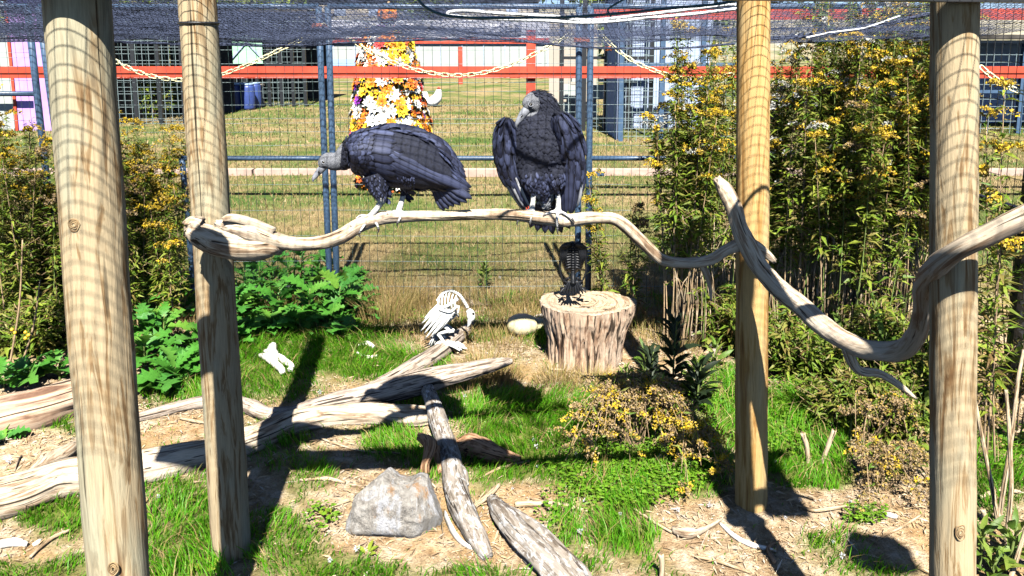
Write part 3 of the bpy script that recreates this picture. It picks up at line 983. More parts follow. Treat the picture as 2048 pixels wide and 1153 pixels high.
# curb timbers across the lawn
p0 = G(1024, 352)
for q, (x0_, x1_) in enumerate(((-8, -3.6), (-3.57, 1.2), (1.23, 5.5), (5.53, 10))):
    o = MB().box(((x0_ + x1_) / 2, p0[1], .04), (x1_ - x0_, .14, .10)).build('edging_timber', M['curb'], smooth=False)
    tag(o, ['pale edging timber on the lawn at the far left', 'pale edging timber on the lawn behind the leaning vulture', 'pale edging timber on the lawn right of the perched vulture', 'pale edging timber on the lawn at the far right'][q], 'edging', 'pale edging timbers across the lawn')

# ------------------------------------------------------------------ far buildings and cages
M['wall_white'] = plain('wall_white', (.32, .345, .33), .8, .2, .1, .6)
M['roof_blue'] = plain('roof_blue_metal', (.26, .36, .55), .5, .4, .1, .8)
M['roof_grey'] = plain('roof_grey', (.34, .34, .38), .8, .2, .2, .8)
M['tan_wall'] = plain('tan_wall', (.34, .30, .25), .8, .2, .15, .6)
M['dark_wood'] = plain('shed_dark_wood', (.05, .045, .04), .8, .2, .4, 5)
M['violet'] = plain('violet_paint', (.42, .26, .62), .7, .2, .15, 3)
M['mint'] = plain('mint_paint', (.28, .52, .34), .7, .2, .15, 3)
M['blue_plastic'] = plain('blue_plastic', (.035, .06, .20), .4, .4, .2, 10)
M['grey_wall'] = plain('grey_blue_panel', (.30, .36, .50), .7, .2, .2, 5)


def slab(root, name, a, bb, mat, n=None):
    a = np.array(a, float); bb = np.array(bb, float)
    return MB().box((a + bb) / 2, np.abs(bb - a)).build(name, mat, root, smooth=False)


# long pale building
by = 58.0
xa, xb = at(560, 100, by)[0], at(1160, 100, by)[0]
root = thing('long_building', (0, by, 0), 'long low white building far behind the flower tree', 'building')
zt_ = at(900, 93, by)[2] + .55
slab(root, 'wall', (xa, by, 0), (xb, by + 6, zt_), M['wall_white'])
MB().bar((xa - .5, by + 1.2, zt_ + .75), (xb + .5, by + 1.2, zt_ + .75), 3.6, .12, up=(0, -.45, 1)).build('roof', M['roof_grey'], root, smooth=False)
for q in range(14):
    xx = xa + (xb - xa) * (q + .5) / 14
    slab(root, 'wall_panel', (xx - .03, by - .05, 0), (xx + .03, by, zt_ - .1), M['grey_wall'])
q0, q1 = at(660, 132, by), at(752, 119, by)
slab(root, 'blue_skirt', (q0[0], by - .08, q0[2]), (q1[0], by - .052, q1[2]), M['roof_blue'])
# blue roofed hall at the skyline
by = 105.0
za = float(gh(0, by))
root = thing('blue_roofed_hall', (-8, by, za), 'long hall with a pale blue metal roof along the skyline', 'building')
slab(root, 'wall', (-46, by, za - 3), (3, by + 10, za - 1.2 + 3), M['tan_wall'])
slab(root, 'roof', (-47, by - .6, za + 1.8), (4, by + 10.6, za + 5.5), M['roof_blue'])
for q in range(10):
    slab(root, 'window', (-44 + q * 4.8, by - .05, za - .4), (-42.4 + q * 4.8, by, za + .9), M['grey_wall'])
root = thing('gabled_house', (-2, 80, float(gh(-2, 80))), 'pale house with a low grey gable roof far beyond the paddock', 'house')
z0 = float(gh(0, 80))
xa, xb = at(880, 80, 80)[0], at(1060, 80, 80)[0]
slab(root, 'wall', (xa, 80, z0 - 1), (xb, 86, z0 + 1.3), M['wall_white'])
zg = z0 + 1.3
V = [(xa - .5, 79.4, zg), (xb + .5, 79.4, zg), ((xa + xb) / 2, 79.4, zg + 1.5), (xa - .5, 86.6, zg), (xb + .5, 86.6, zg), ((xa + xb) / 2, 86.6, zg + 1.5)]
MB().add(V, [np.array([[0, 1, 2], [3, 5, 4]]), np.array([[0, 2, 5, 3], [1, 4, 5, 2], [0, 3, 4, 1]])]).build('roof', M['tan_wall'], root, smooth=False)
for q in range(3):
    xx = xa + (xb - xa) * (q + .5) / 3
    slab(root, 'window', (xx - .6, 79.95, z0 + .2), (xx + .6, 80, z0 + 1.0), M['grey_wall'])


def cage(px0, px1, base_py, zt, depth, label, name='animal_cage', postmat='steel_dark', back='dark_wood', nposts=5, roof=True, wires=True, backpx=None, front_board=None):
    p = G((px0 + px1) / 2, base_py); Y = p[1]
    x0 = at(px0, base_py, Y)[0]; x1 = at(px1, base_py, Y)[0]
    root = thing(name, (x0, Y, 0), label, 'cage')
    for q in range(nposts):
        xx = x0 + (x1 - x0) * q / (nposts - 1)
        slab(root, 'cage_post', (xx - .045, Y - .045, 0), (xx + .045, Y + .045, zt), M[postmat])
    for z in (.45 * zt, zt - .04):
        slab(root, 'cage_rail', (x0, Y - .03, z - .03), (x1, Y + .03, z + .03), M[postmat])
    if back: slab(root, 'back_wall', (x0, Y + depth, 0), (x1, Y + depth + .06, zt), M[back])
    if back: slab(root, 'side_wall', (x0 - .06, Y + .05, 0), (x0 - .02, Y + depth, zt), M[back])
    if roof: slab(root, 'roof', (x0 - .2, Y - .25, zt + .02), (x1 + .2, Y + depth + .2, zt + .1), M['dark_wood'])
    if wires:
        mbx = MB()
        for xx in np.arange(x0, x1, .15): mbx.box((xx, Y - .01, zt / 2), (.008, .008, zt))
        for z in np.arange(.1, zt, .15): mbx.box(((x0 + x1) / 2, Y - .01, z), (x1 - x0, .008, .008))
        mbx.build('wire_mesh', M['wire_light'], root, smooth=False)
    return root, x0, x1, Y


def shrub(name, c, rx, rz, n, mat, label, seed, L=.06, group=None, cat='shrub', stems=6):
    r = np.random.RandomState(seed)
    root = thing(name, c, label, cat, group)
    d = unit(r.randn(n, 3)); rad = r.rand(n) ** .45
    lump = .65 + .6 * fbm(d[:, 0] * 2 + seed, d[:, 2] * 2, seed, 2)
    P = np.array(c) + np.stack([d[:, 0] * rx * rad * lump, d[:, 1] * rx * .8 * rad * lump, rz + d[:, 2] * rz * rad * lump], 1)
    P[:, 2] = np.maximum(P[:, 2], c[2] + .02)
    mbx = MB(); leafcloud(mbx, P, d + r.randn(n, 3) * .6 + [0, 0, .2], r.randn(n, 3) + [0, 0, 1], L * (.6 + .8 * r.rand(n)), L * .45)
    mbx.build('foliage', mat, root)
    mbx = MB()
    for q in range(stems):
        e = np.array(c) + [r.randn() * rx * .4, r.randn() * rx * .3, rz * (1 + .6 * r.rand())]
        mbx.tube(np.array([c, (np.array(c) + e) / 2 + r.randn(3) * .04, e]), [.012, .009, .004], 5, n=6)
    mbx.build('stems', M['stem'], root)
    return root


# dark cages behind
cage(228, 372, 250, 2.6, 3.0, 'dark roofed wire cage with branches inside behind the left posts', nposts=4)
p = G(300, 243)
shrub('caged_shrub', (p[0] - .3, p[1] + .8, 0), .7, .7, 900, M['gold_leaf_dark'], 'leafy green shrub inside the dark cage behind the left posts', 5, .12)
mbx = MB(); r = np.random.RandomState(4)
for q in range(9):
    a_ = np.array([p[0] + r.uniform(-.9, .9), p[1] + .6 + r.rand(), r.uniform(.2, 1.2)]); e = a_ + [r.uniform(-1, 1), r.uniform(-.4, .4), r.uniform(.1, 1.0)]
    mbx.tube(np.array([a_, (a_ + e) / 2 + r.randn(3) * .12, e]), [.03, .025, .012], 6, n=8)
tag(mbx.build('perch_branches', M['drift_grey']), 'bare grey branches leaning inside the dark left cage', 'branches')
_, x0, x1, Y = cage(446, 612, 214, 2.7, 3.2, 'open fronted dark animal shed with upright slats behind the left fence panel', 'animal_shed', nposts=8)
g0 = at(466, 128, Y - .1); g1 = at(524, 74, Y - .1)
rt = thing('mint_board', (g0[0], Y - .1, g0[2]), 'pale mint green board on the front of the dark shed', 'board')
slab(rt, 'panel', (g0[0], Y - .14, g0[2]), (g1[0], Y - .09, g1[2]), M['mint'])
gm_ = (g0 + g1) / 2
MB().bar((g0[0], Y - .17, g0[2] + .15), (gm_[0], Y - .17, g1[2] - .15), .03, .04).build('brace', M['grey_wall'], rt, smooth=False)
MB().bar((g1[0], Y - .17, g0[2] + .15), (gm_[0] + .01, Y - .17, g1[2] - .15), .03, .04).build('brace', M['grey_wall'], rt, smooth=False)
r = np.random.RandomState(8)
for q in range(5):
    c = G(458 + q * 13, 217 + (q % 2) * 3)
    rad_ = .19
    root = thing('blue_barrel', c, 'blue plastic drum, %s from the left in the shade of the dark shed' % ['first', 'second', 'third', 'fourth', 'fifth'][q], 'barrel', 'blue drums in front of the dark shed')
    MB().tube(np.array([[c[0], c[1], 0], [c[0], c[1], .08], [c[0], c[1], .35], [c[0], c[1], .62], [c[0], c[1], .7]]), [rad_ * .92, rad_, rad_ * 1.04, rad_, rad_ * .9], 14).build('drum', M['blue_plastic'], root)
    MB().tube(np.array([[c[0], c[1], .70], [c[0], c[1], .735]]), [rad_ * .95, rad_ * .95], 14).build('lid', M['roof_blue'], root)
c = G(508, 214)
o = MB().box((c[0], c[1], .3), (.5, .4, .6)).box((c[0], c[1] - .02, .63), (.56, .46, .05)).build('feed_bin', M['tan_wall'], smooth=False)
tag(o, 'tan feed bin standing beside the blue drums', 'bin')
_, x0, x1, Y = cage(1122, 1300, 262, 3.4, 3.0, 'tall black framed cage behind the fence posts right of the vultures', nposts=5, back=None, roof=False)
mbx = MB(); 
for q in range(6):
    c = (x0 + .15 + q * .22, Y + 2.4, .25 + .42 * (q % 3)); mbx.box(c, (.38, .3, .34))
tag(mbx.build('pale_crates', M['wall_white'], smooth=False), 'stack of pale crates standing behind the tall black cage', 'crates')
slabroot = thing('plywood_sheet', (x0, Y + 3.2, 0), 'pale wooden sheet standing behind the tall black cage', 'sheet')
slab(slabroot, 'panel', (x0 - .1, Y + 3.2, 0), (x0 + 1.1, Y + 3.25, 2.4), M['tan_wall'])
_, x0, x1, Y = cage(1240, 1480, 285, 3.2, 2.2, 'blue framed wire run behind the yellow goldenrod', nposts=4, postmat='steel', back='grey_wall', roof=False)
_, x0, x1, Y = cage(1930, 2240, 268, 1.9, 2.0, 'grey blue wire kennel beyond the red rails on the right', nposts=4, postmat='steel', back='grey_wall')
# violet playhouse on the left
p = G(40, 262); Y = p[1]
root = thing('violet_shed', (p[0], Y, 0), 'violet painted shed with a white side panel beyond the fence on the left', 'shed')
xa, xb = at(30, 200, Y)[0], at(104, 200, Y)[0]
slab(root, 'wall', (xa, Y, 0), (xb, Y + 2.5, 2.8), M['violet'])
slab(root, 'side_panel', (at(-120, 200, Y)[0], Y + .05, 0), (xa - .02, Y + .1, 2.1), M['wall_white'])
slab(root, 'roof', (at(-130, 200, Y)[0], Y - .3, 2.82), (xb + .2, Y + 2.6, 2.92), M['roof_grey'])
slab(root, 'corner_trim', (xa - .03, Y - .03, 0), (xa + .03, Y - .002, 2.8), M['red'])
x2 = at(228, 200, Y + .4)[0]; 
slab(root, 'rail', (at(-120, 188, Y - .2)[0], Y - .22, at(10, 188, Y - .2)[2] - .04), (xa + .4, Y - .16, at(10, 188, Y - .2)[2] + .04), M['roof_blue'])
# trees far behind
def tree(px, Y, h, w, seed, label):
    x = at(px, 90, Y)[0]; z = float(gh(x, Y))
    root = thing('leafy_tree', (x, Y, z), label, 'tree')
    MB().tube(np.array([[x, Y, z - .2], [x + .2, Y, z + h * .3], [x, Y, z + h * .75]]), [.28, .2, .07], 8, n=8, lump=.1).build('trunk', M['drift_grey'], root)
    r = np.random.RandomState(seed); n = 5000
    cl = r.randn(26, 3) * [w * .35, w * .3, h * .2] + [x, Y, z + h * .62]
    P = cl[r.randint(0, 26, n)] + r.randn(n, 3) * [w * .13, w * .13, h * .07]
    mbx = MB(); leafcloud(mbx, P, r.randn(n, 3), r.randn(n, 3), .5, .28)
    mbx.build('crown', M['gold_leaf_dark'], root)


tree(250, 44, 7, 8, 1, 'dark leafy tree far behind the left wire cage')
tree(470, 50, 6.5, 8, 2, 'dark leafy tree far behind the mint green board')
tree(860, 100, 6, 5, 3, 'small leafy tree on the far slope behind the flower tree')
tree(1340, 40, 8, 7, 4, 'leafy tree far behind the blue framed run')

# ------------------------------------------------------------------ flower tree with a pumpkin head
def flower_mesh(name, mat_p, mat_c, petals, L, W, cup):
    mbx = MB()
    for q in range(petals):
        a_ = q * 2 * math.pi / petals
        d = np.array([[math.cos(a_), math.sin(a_), cup]])
        leafcloud(mbx, np.zeros((1, 3)), d, np.array([[0, 0, 1.0]]), L, W, .2, .3)
    for q in range(6):
        a_ = q * 1.047 + .3
        leafcloud(mbx, np.array([[0, 0, .008]]), np.array([[math.cos(a_), math.sin(a_), 1.3]]), np.array([[0, 0, 1.0]]), L * .6, W * .8, .2, .3)
    mbx.tube(np.array([[0, 0, 0], [0, 0, L * .25]]), [L * .22, L * .16], 6, mi=1)
    o = mbx.build(name, [mat_p, mat_c]); me = o.data; bpy.data.objects.remove(o); return me


FC = {'orange': (.75, .22, .02), 'white': (.80, .78, .72), 'yellow': (.80, .50, .03), 'red': (.50, .05, .05), 'violet': (.20, .03, .30), 'rust': (.60, .12, .03)}
FM = {}
for k_, c_ in FC.items():
    FM[k_] = plain('petal_' + k_, c_, .7, .2, .15, 30, bmp=0)
FM['centre'] = plain('flower_centre', (.45, .28, .05), .8)
flw = [flower_mesh('flower', FM[k_], FM['centre'], 9, .070, .050, .55) for k_ in FC]
TY = 9.3
tb = at(782, 384, TY)
root = thing('flower_tree', (tb[0], TY, 0), 'tiered cone of artificial autumn flowers in orange, white and yellow', 'flower tree')
prof = [(385, 56), (340, 66), (268, 77), (235, 74), (205, 66), (160, 60), (134, 58), (112, 52), (80, 42), (58, 34)]
zz = [at(782, a[0], TY)[2] for a in prof]; rr_ = [a[1] * pxs(TY, 250) for a in prof]
zz = np.array(zz[::-1]); rr_ = np.array(rr_[::-1])
zz = zz[::-1]; rr_ = rr_[::-1]
MB().tube(np.array([[tb[0], TY, z] for z in np.linspace(.02, zz[-1], 20)]), np.interp(np.linspace(.02, zz[-1], 20), zz, rr_) * .86, 20, lump=.06, seed=2).build('cone', M['thistle'], root)
r = np.random.RandomState(13)
pm = foliage('petal_mix', [(.75, .22, .02), (.80, .78, .72), (.80, .50, .03), (.78, .76, .72), (.60, .12, .03), (.72, .30, .04), (.82, .80, .76), (.20, .03, .30)], .15, .8, .1)
pm.node_tree.nodes['Color Ramp'].color_ramp.interpolation = 'CONSTANT'
n = 4200
z_ = .02 + (zz[-1] - .02) * r.rand(n); a_ = r.rand(n) * 6.283; R2 = np.interp(z_, zz, rr_) * r.uniform(.80, .95, n)
nv = np.stack([np.cos(a_), np.sin(a_), 0 * a_ + .2], 1)
mbx = MB(); leafcloud(mbx, np.stack([tb[0] + R2 * np.cos(a_), TY + R2 * np.sin(a_), z_], 1), nv * .7 + r.randn(n, 3) * .7, nv, .075, .045, .2, .3)
mbx.build('small_petals', pm, root)
r = np.random.RandomState(12)
order = ['orange', 'white', 'yellow', 'red', 'violet', 'rust']
for q in range(290):
    z = zz[-1] * (1 - (1 - (q + .5) / 290) ** 1.0) ; z = .03 + (zz[-1] - .03) * ((q * .618034) % 1.0)
    a_ = (-math.pi / 2) + r.uniform(-2.0, 2.0)
    R_ = np.interp(z, zz, rr_) * (.93 + .1 * r.rand())
    band = vnoise(z * 5, a_ * 1.2, 5)
    w = np.array([.26, .30, .22, .06, .05, .11]); 
    if band > .6: w = np.array([.1, .6, .15, .05, .02, .08])
    if band < .35: w = np.array([.45, .08, .28, .05, .04, .10])
    me = flw[r.choice(6, p=w / w.sum())]
    o = bpy.data.objects.new('flower', me); COL.objects.link(o); o.parent = root
    nrm = Vector((math.cos(a_), math.sin(a_), .35 + r.randn() * .2)).normalized()
    o.rotation_mode = 'QUATERNION'; o.rotation_quaternion = nrm.to_track_quat('Z', 'Y')
    o.location = (R_ * math.cos(a_), R_ * math.sin(a_), z); s_ = r.uniform(1.0, 1.6); o.scale = (s_, s_, s_)
pc = at(775, 31, TY)
root = thing('pumpkin_head', (pc[0], TY, pc[2] - .13), 'orange pumpkin head with a cut face on top of the flower tree', 'pumpkin')
def pumpkin(c, R, hgt, ribs, mat, parent, name='shell'):
    n, m_ = 20, 48
    V = []
    for i in range(n + 1):
        ph = math.pi * i / n
        for j in range(m_):
            t_ = 2 * math.pi * j / m_
            k = 1 - .10 * abs(math.sin(t_ * ribs / 2.0 + .3)) ** .5 * 0 - .09 * (abs(math.cos(t_ * ribs / 2)) ** 6)
            V.append((c[0] + R * k * math.sin(ph) * math.cos(t_), c[1] + R * k * math.sin(ph) * math.sin(t_), c[2] + hgt * (math.cos(ph) - .12 * math.exp(-(ph / .5) ** 2))))
    i = np.arange(n)[:, None] * m_; j = np.arange(m_)[None]
    F = np.stack([i + j, i + (j + 1) % m_, i + m_ + (j + 1) % m_, i + m_ + j], -1).reshape(-1, 4)[:, ::-1]
    return MB().add(V, F).build(name, mat, parent)
pumpkin(pc, .13, .125, 9, FM['orange'], root)
for sx_ in (-1, 1):
    MB().add([(pc[0] + sx_ * .05 - .026, TY - .122, pc[2] + .02), (pc[0] + sx_ * .05 + .026, TY - .122, pc[2] + .02), (pc[0] + sx_ * .05, TY - .122, pc[2] + .06),
              (pc[0] + sx_ * .05 - .026, TY - .09, pc[2] + .02), (pc[0] + sx_ * .05 + .026, TY - .09, pc[2] + .02), (pc[0] + sx_ * .05, TY - .09, pc[2] + .06)],
             [np.array([[0, 1, 2]]), np.array([[0, 3, 4, 1], [1, 4, 5, 2], [2, 5, 3, 0]])]).build('eye', M['eye'], root)
aa = np.linspace(-.75, .75, 11)
MB().tube(np.stack([pc[0] + .12 * np.sin(aa), TY - .135 * np.cos(aa), pc[2] - .03 - .03 * np.cos(aa * 1.5)], 1), .011, 6).build('mouth', M['eye'], root)
MB().tube(np.array([pc + [0, 0, .10], pc + [.01, 0, .15], pc + [.03, 0, .17]]), [.02, .014, .012], 7).build('stalk', M['stem'], root)
bt = at(775, 56, TY)
o = MB().tube(np.array([bt + [-.11, -.10, 0], bt + [0, -.13, .01], bt + [.11, -.10, 0]]), [.03, .012, .03], 8, n=9).build('violet_bow', FM['violet'])
tag(o, 'dark violet bow tied under the pumpkin head', 'bow')

# ------------------------------------------------------------------ white hen
c = G(868, 214); s_ = pxs(c[1], 200)
def cp(px, py, dy=0): return at(px, py, c[1] + dy)
root = thing('white_hen', c, 'white hen standing on the lawn beside the flower tree', 'hen')
mbx = MB().tube(np.array([cp(848, 196), cp(856, 202), cp(866, 203), cp(874, 196), cp(877, 186), cp(877, 180)]), np.array([4, 8, 11, 10, 7, 5]) * s_, 12, n=22)
mbx.build('body', M['plastic_white'], root)
mbx = MB(); feathers(mbx, [cp(856, 198)] * 4, [cp(845, 184), cp(848, 183), cp(843, 189), cp(852, 184)], [(0, -1, 0)] * 4, 5 * s_); mbx.build('tail', M['plastic_white'], root)
MB().tube(np.array([cp(875, 178), cp(877, 175.5), cp(880, 178)]), 1.5 * s_, 6).build('comb', FM['red'], root)
MB().tube(np.array([cp(880, 181), cp(884, 183)]), [1.3 * s_, .3 * s_], 6).build('beak', FM['yellow'], root)
for dx in (-3, 3): MB().tube(np.array([cp(867 + dx, 208), cp(866 + dx, 214.5)]), 1.0 * s_, 5).build('leg', FM['yellow'], root)
# ------------------------------------------------------------------ perches
BY = 2.36
def driftobj(name, paths, mat, label, cat='branch', seg=28, lump=.13, groove=.10, dens=.012, jag=.01):
    """paths: list of lists of (px, py, Y, rpx)"""
    mbx = MB()
    parts = []
    for q, pth in enumerate(paths):
        P = np.array([at(a[0], a[1], a[2]) for a in pth]); R = np.array([a[3] * pxs(a[2], a[1]) for a in pth])
        L = np.linalg.norm(np.diff(P, axis=0), axis=1).sum()
        n = max(8, int(L / dens))
        parts.append((P, R, n))
        mbx.tube(P, R, seg, n=n, lump=lump, seed=abs(hash_(name, q)) % 97, groove=groove, jag=jag)
    o = mbx.build(name, mat)
    return tag(o, label, cat)


def hash_(s_, q):
    return sum(ord(c) * (i + 3) for i, c in enumerate(s_)) + q * 13


driftobj('perch_branch', [
    [(446, 440, 2.25, 5), (462, 437, 2.26, 9), (500, 446, 2.28, 11), (545, 464, 2.31, 12)],
    [(372, 452, 2.24, 10), (384, 447, 2.25, 15), (402, 452, 2.25, 18)],
    [(372, 462, 2.25, 9), (392, 466, 2.25, 24), (425, 480, 2.27, 31), (470, 488, 2.29, 34), (515, 490, 2.31, 33), (548, 492, 2.33, 24), (562, 500, 2.34, 12)],
    [(432, 446, 2.27, 6), (450, 452, 2.28, 15), (500, 462, 2.29, 24), (540, 478, 2.31, 19), (580, 487, 2.33, 14), (630, 487, 2.34, 14), (680, 474, 2.35, 15),
     (715, 452, 2.36, 15), (755, 438, 2.37, 15), (800, 434, 2.38, 12), (880, 432, 2.40, 10), (960, 430, 2.42, 11), (1020, 430, 2.43, 12), (1085, 436, 2.45, 14),
     (1130, 441, 2.46, 14), (1190, 436, 2.48, 12), (1232, 440, 2.49, 12), (1265, 466, 2.50, 13), (1300, 500, 2.51, 12), (1325, 520, 2.52, 11), (1370, 527, 2.53, 10.5),
     (1420, 520, 2.54, 11), (1455, 500, 2.55, 11), (1490, 488, 2.56, 15), (1520, 500, 2.57, 13), (1548, 522, 2.58, 6)],
    [(1395, 520, 2.54, 8), (1412, 545, 2.56, 7), (1420, 575, 2.6, 4), (1422, 600, 2.62, 2)],
    [(1000, 424, 2.42, 3), (1060, 428, 2.43, 5), (1130, 434, 2.455, 6), (1190, 430, 2.47, 6), (1225, 432, 2.485, 3)],
], M['drift'], 'long pale driftwood perch the two vultures stand on')
driftobj('curved_branch', [
    [(1434, 358, 2.60, 8), (1448, 378, 2.60, 16), (1466, 415, 2.58, 17), (1478, 455, 2.56, 16), (1495, 490, 2.54, 20), (1520, 535, 2.50, 18), (1560, 580, 2.42, 19), (1605, 615, 2.33, 20), (1650, 655, 2.24, 20),
     (1705, 690, 2.14, 20), (1760, 703, 2.05, 20), (1805, 698, 1.98, 20), (1833, 668, 1.90, 20), (1846, 620, 1.80, 18), (1850, 570, 1.70, 20), (1872, 535, 1.58, 21), (1920, 498, 1.50, 20), (1980, 468, 1.46, 22), (2040, 438, 1.43, 24), (2100, 410, 1.42, 24)],
    [(1693, 695, 2.15, 12), (1704, 725, 2.15, 10), (1722, 743, 2.15, 9), (1760, 748, 2.15, 8), (1800, 772, 2.15, 6.5), (1830, 796, 2.15, 3)],
], M['drift'], 'thick curved driftwood branch sweeping from the yellowish post round the right post')

# ------------------------------------------------------------------ logs, stump, rock on the ground
def groundlog(name, paths, mat, label, cat='log', **kw):
    """paths: (px, py, rpx[, lift px]) centre line of the log as seen; depth chosen so that it lies on the ground"""
    out = []
    for pth in paths:
        q = []
        for a in pth:
            lift = a[3] if len(a) > 3 else 0
            g = G(a[0], a[1] + a[2] * .75 + lift)
            q.append((a[0], a[1], g[1] + a[2] * pxs(g[1], a[1]) * .25, a[2]))
        out.append(q)
    return driftobj(name, out, mat, label, cat, **kw)


groundlog('long_log', [[(-60, 1010, 42), (40, 990, 42), (120, 960, 40), (220, 945, 38), (330, 925, 34), (430, 903, 32), (520, 870, 28), (580, 845, 27), (650, 832, 23), (740, 828, 22), (820, 834, 22), (862, 832, 18)],
                       [(60, 965, 26), (100, 930, 22), (135, 905, 17), (158, 885, 7)]],
          M['drift'], 'long pale driftwood log lying from the left edge to the middle behind two posts', lump=.2, groove=.22, seg=40)
groundlog('hollow_log', [[(-60, 850, 38), (20, 828, 42), (90, 812, 42), (160, 790, 38), (230, 770, 30)]],
          M['stump'], 'thick weathered log with a split hollow side at the left edge', lump=.25, groove=.25, seg=40, jag=.05)
groundlog('thin_log', [[(275, 835, 10), (330, 822, 12), (400, 806, 13), (460, 803, 14), (505, 818, 16), (545, 830, 14), (610, 822, 13), (700, 806, 14), (765, 790, 10)]],
          M['drift_grey'], 'thin grey log lying behind the long pale log', lump=.2, groove=.2)
groundlog('skeleton_log', [[(735, 785, 15), (780, 762, 17), (830, 735, 19), (875, 708, 17), (905, 683, 16), (935, 660, 11), (952, 645, 5)]],
          M['drift_grey'], 'dark log the white bird skeleton stands on', lump=.15, groove=.2)
groundlog('pointed_log', [[(540, 838, 8, 8), (640, 812, 18, 10), (740, 790, 22, 16), (830, 768, 24, 24), (900, 750, 21, 30), (965, 735, 15, 40), (1005, 726, 10, 44), (1022, 722, 6, 46)]],
          M['drift_grey'], 'split grey log with a pointed pale end resting across the logs', lump=.15, groove=.3, seg=36)
groundlog('spattered_log', [[(855, 780, 13, 30), (868, 815, 17, 22), (885, 870, 19, 14), (902, 925, 22, 4), (910, 975, 24, 0), (930, 1030, 25, 0), (955, 1078, 21, 0), (975, 1112, 12, 0)],
                            [(905, 930, 14), (925, 950, 12), (932, 970, 6)]],
          M['log_white'], 'grey log with white droppings leaning down to the front beside the boulder', lump=.15, groove=.12, seg=32)
groundlog('cracked_log', [[(985, 1000, 12), (1005, 1030, 24), (1045, 1080, 28), (1090, 1125, 30), (1140, 1180, 30), (1180, 1230, 30)],
                          [(1010, 1025, 14), (1050, 1050, 20), (1095, 1090, 22), (1140, 1135, 22), (1180, 1185, 22)]],
          M['log_white'], 'cracked grey log pointing toward the viewer at the bottom edge', lump=.22, groove=.3, seg=32)
groundlog('rotten_chunk', [[(898, 900, 14), (940, 893, 22), (980, 905, 20), (1015, 915, 14), (1040, 918, 6)]],
          M['bark'], 'reddish rotten wood chunk lying on the grass right of the spattered log', lump=.3, groove=.3)
groundlog('broken_stump', [[(842, 875, 9, 45), (862, 890, 15, 45), (852, 925, 9, 20), (850, 945, 10)], [(872, 895, 9, 30), (878, 925, 8, 10), (884, 945, 8)]],
          M['bark'], 'small broken orange stump stub beside the boulder', 'stump', lump=.3, groove=.3)
groundlog('right_stick_log', [[(1345, 690, 9), (1400, 672, 13), (1450, 660, 15), (1470, 652, 10)], [(1380, 745, 5), (1420, 712, 6), (1470, 665, 5)]],
          M['drift_grey'], 'short pale log piece lying left of the yellowish post', lump=.2, groove=.2)
groundlog('brown_chunk', [[(1600, 585, 10), (1630, 590, 13), (1660, 592, 8)]], M['drift'], 'small pale wood block among the stems right of the yellowish post', 'wood block')

# stump
sb = G(1168, 752); SYc = sb[1] + .21
ztop = at(1172, 604, SYc)[2]
root = thing('tree_stump', (at(1168, 700, SYc)[0], SYc, 0), 'wide rough cut tree stump with reddish cracked sides', 'stump')
n, m_ = 80, 300
cx = at(1168, 700, SYc)[0]
th = np.arange(m_) * 2 * math.pi / m_
V = []
s_ = pxs(SYc, 660)
for i in range(n):
    f = i / (n - 1); z = -.05 + (ztop + .05) * f
    cxx = cx + (f - .4) * .02
    rx = (86 - 16 * math.sin(math.pi * min(1, f * 1.2)) * .4 - 14 * (1 - f) ** .8 * 1.0 + 6 * f) * s_
    rr2 = rx * (1 + .05 * np.sin(th * 3 + 1) + .05 * np.cos(th * 2 + .5))
    gro = vnoise(np.cos(th) * 9 + 30 + f * .5, np.sin(th) * 9 + 30 + f * .4, 6); g2 = vnoise(np.cos(th) * 24 + 60 + f * 1.6, np.sin(th) * 24 + 60, 3); g3 = vnoise(th * 36, f * 7 + 0 * th, 11)
    rr2 = rr2 - .020 * np.clip(.5 - gro, 0, 1) * 2 - .012 * np.clip(.5 - g2, 0, 1) * 2 + .008 * fbm(th * 6, f * 9 + 0 * th, 3) - .007 * np.clip(.5 - g3, 0, 1) * 2 - .012 * np.clip(.42 - vnoise(th * 14 + f * 3, f * 3 + 0 * th, 15), 0, 1) * 3
    V.append(np.stack([cxx + rr2 * np.cos(th), SYc + rr2 * .85 * np.sin(th), z + 0 * th + (.02 * (fbm(np.cos(th) * 3 + 9, np.sin(th) * 3 + 9, 4) - .5) if i == n - 1 else 0)], 1))
Vs = np.array(V)
i = np.arange(n - 1)[:, None] * m_; j = np.arange(m_)[None]
F = np.stack([i + j, i + (j + 1) % m_, i + m_ + (j + 1) % m_, i + m_ + j], -1).reshape(-1, 4)
Vf = Vs.reshape(-1, 3)
A = np.stack([Vf[:, 0] - cx, Vf[:, 1] - SYc, Vf[:, 2]], 1)
MB().add(Vf, F, A).build('bark', M['stump'], root)
mt_ = MB(); rings = []
top = Vs[-1]; cen = top.mean(0)
for f in np.linspace(1, .05, 16):
    q = cen + (top - cen) * f; q = q.copy(); q[:, 2] = cen[2] * (1 - f ** 3) + top[:, 2] * f ** 3 + .004 * (vnoise(q[:, 0] * 60, q[:, 1] * 60, 4) - .5) + .002 + (.006 * math.sin(f * 60))
    rings.append(q)
Vt = np.array(rings).reshape(-1, 3)
i = np.arange(15)[:, None] * m_
F = np.stack([i + j, i + (j + 1) % m_, i + m_ + (j + 1) % m_, i + m_ + j], -1).reshape(-1, 4)
mt_.add(Vt, F[:, :], np.stack([Vt[:, 0] * .15, Vt[:, 1] * .15, np.hypot(Vt[:, 0] - cx, (Vt[:, 1] - SYc) * 1.15)], 1))
M['cut'] = wood('stump_cut_top', (.46, .36, .25), (.34, .24, .15), (.18, .11, .06), (25, 25, 75), (60, 60, 45), (.40, .33, .26), .5, .6, crackw=.36)
mt_.build('cut_top', M['cut'], root)

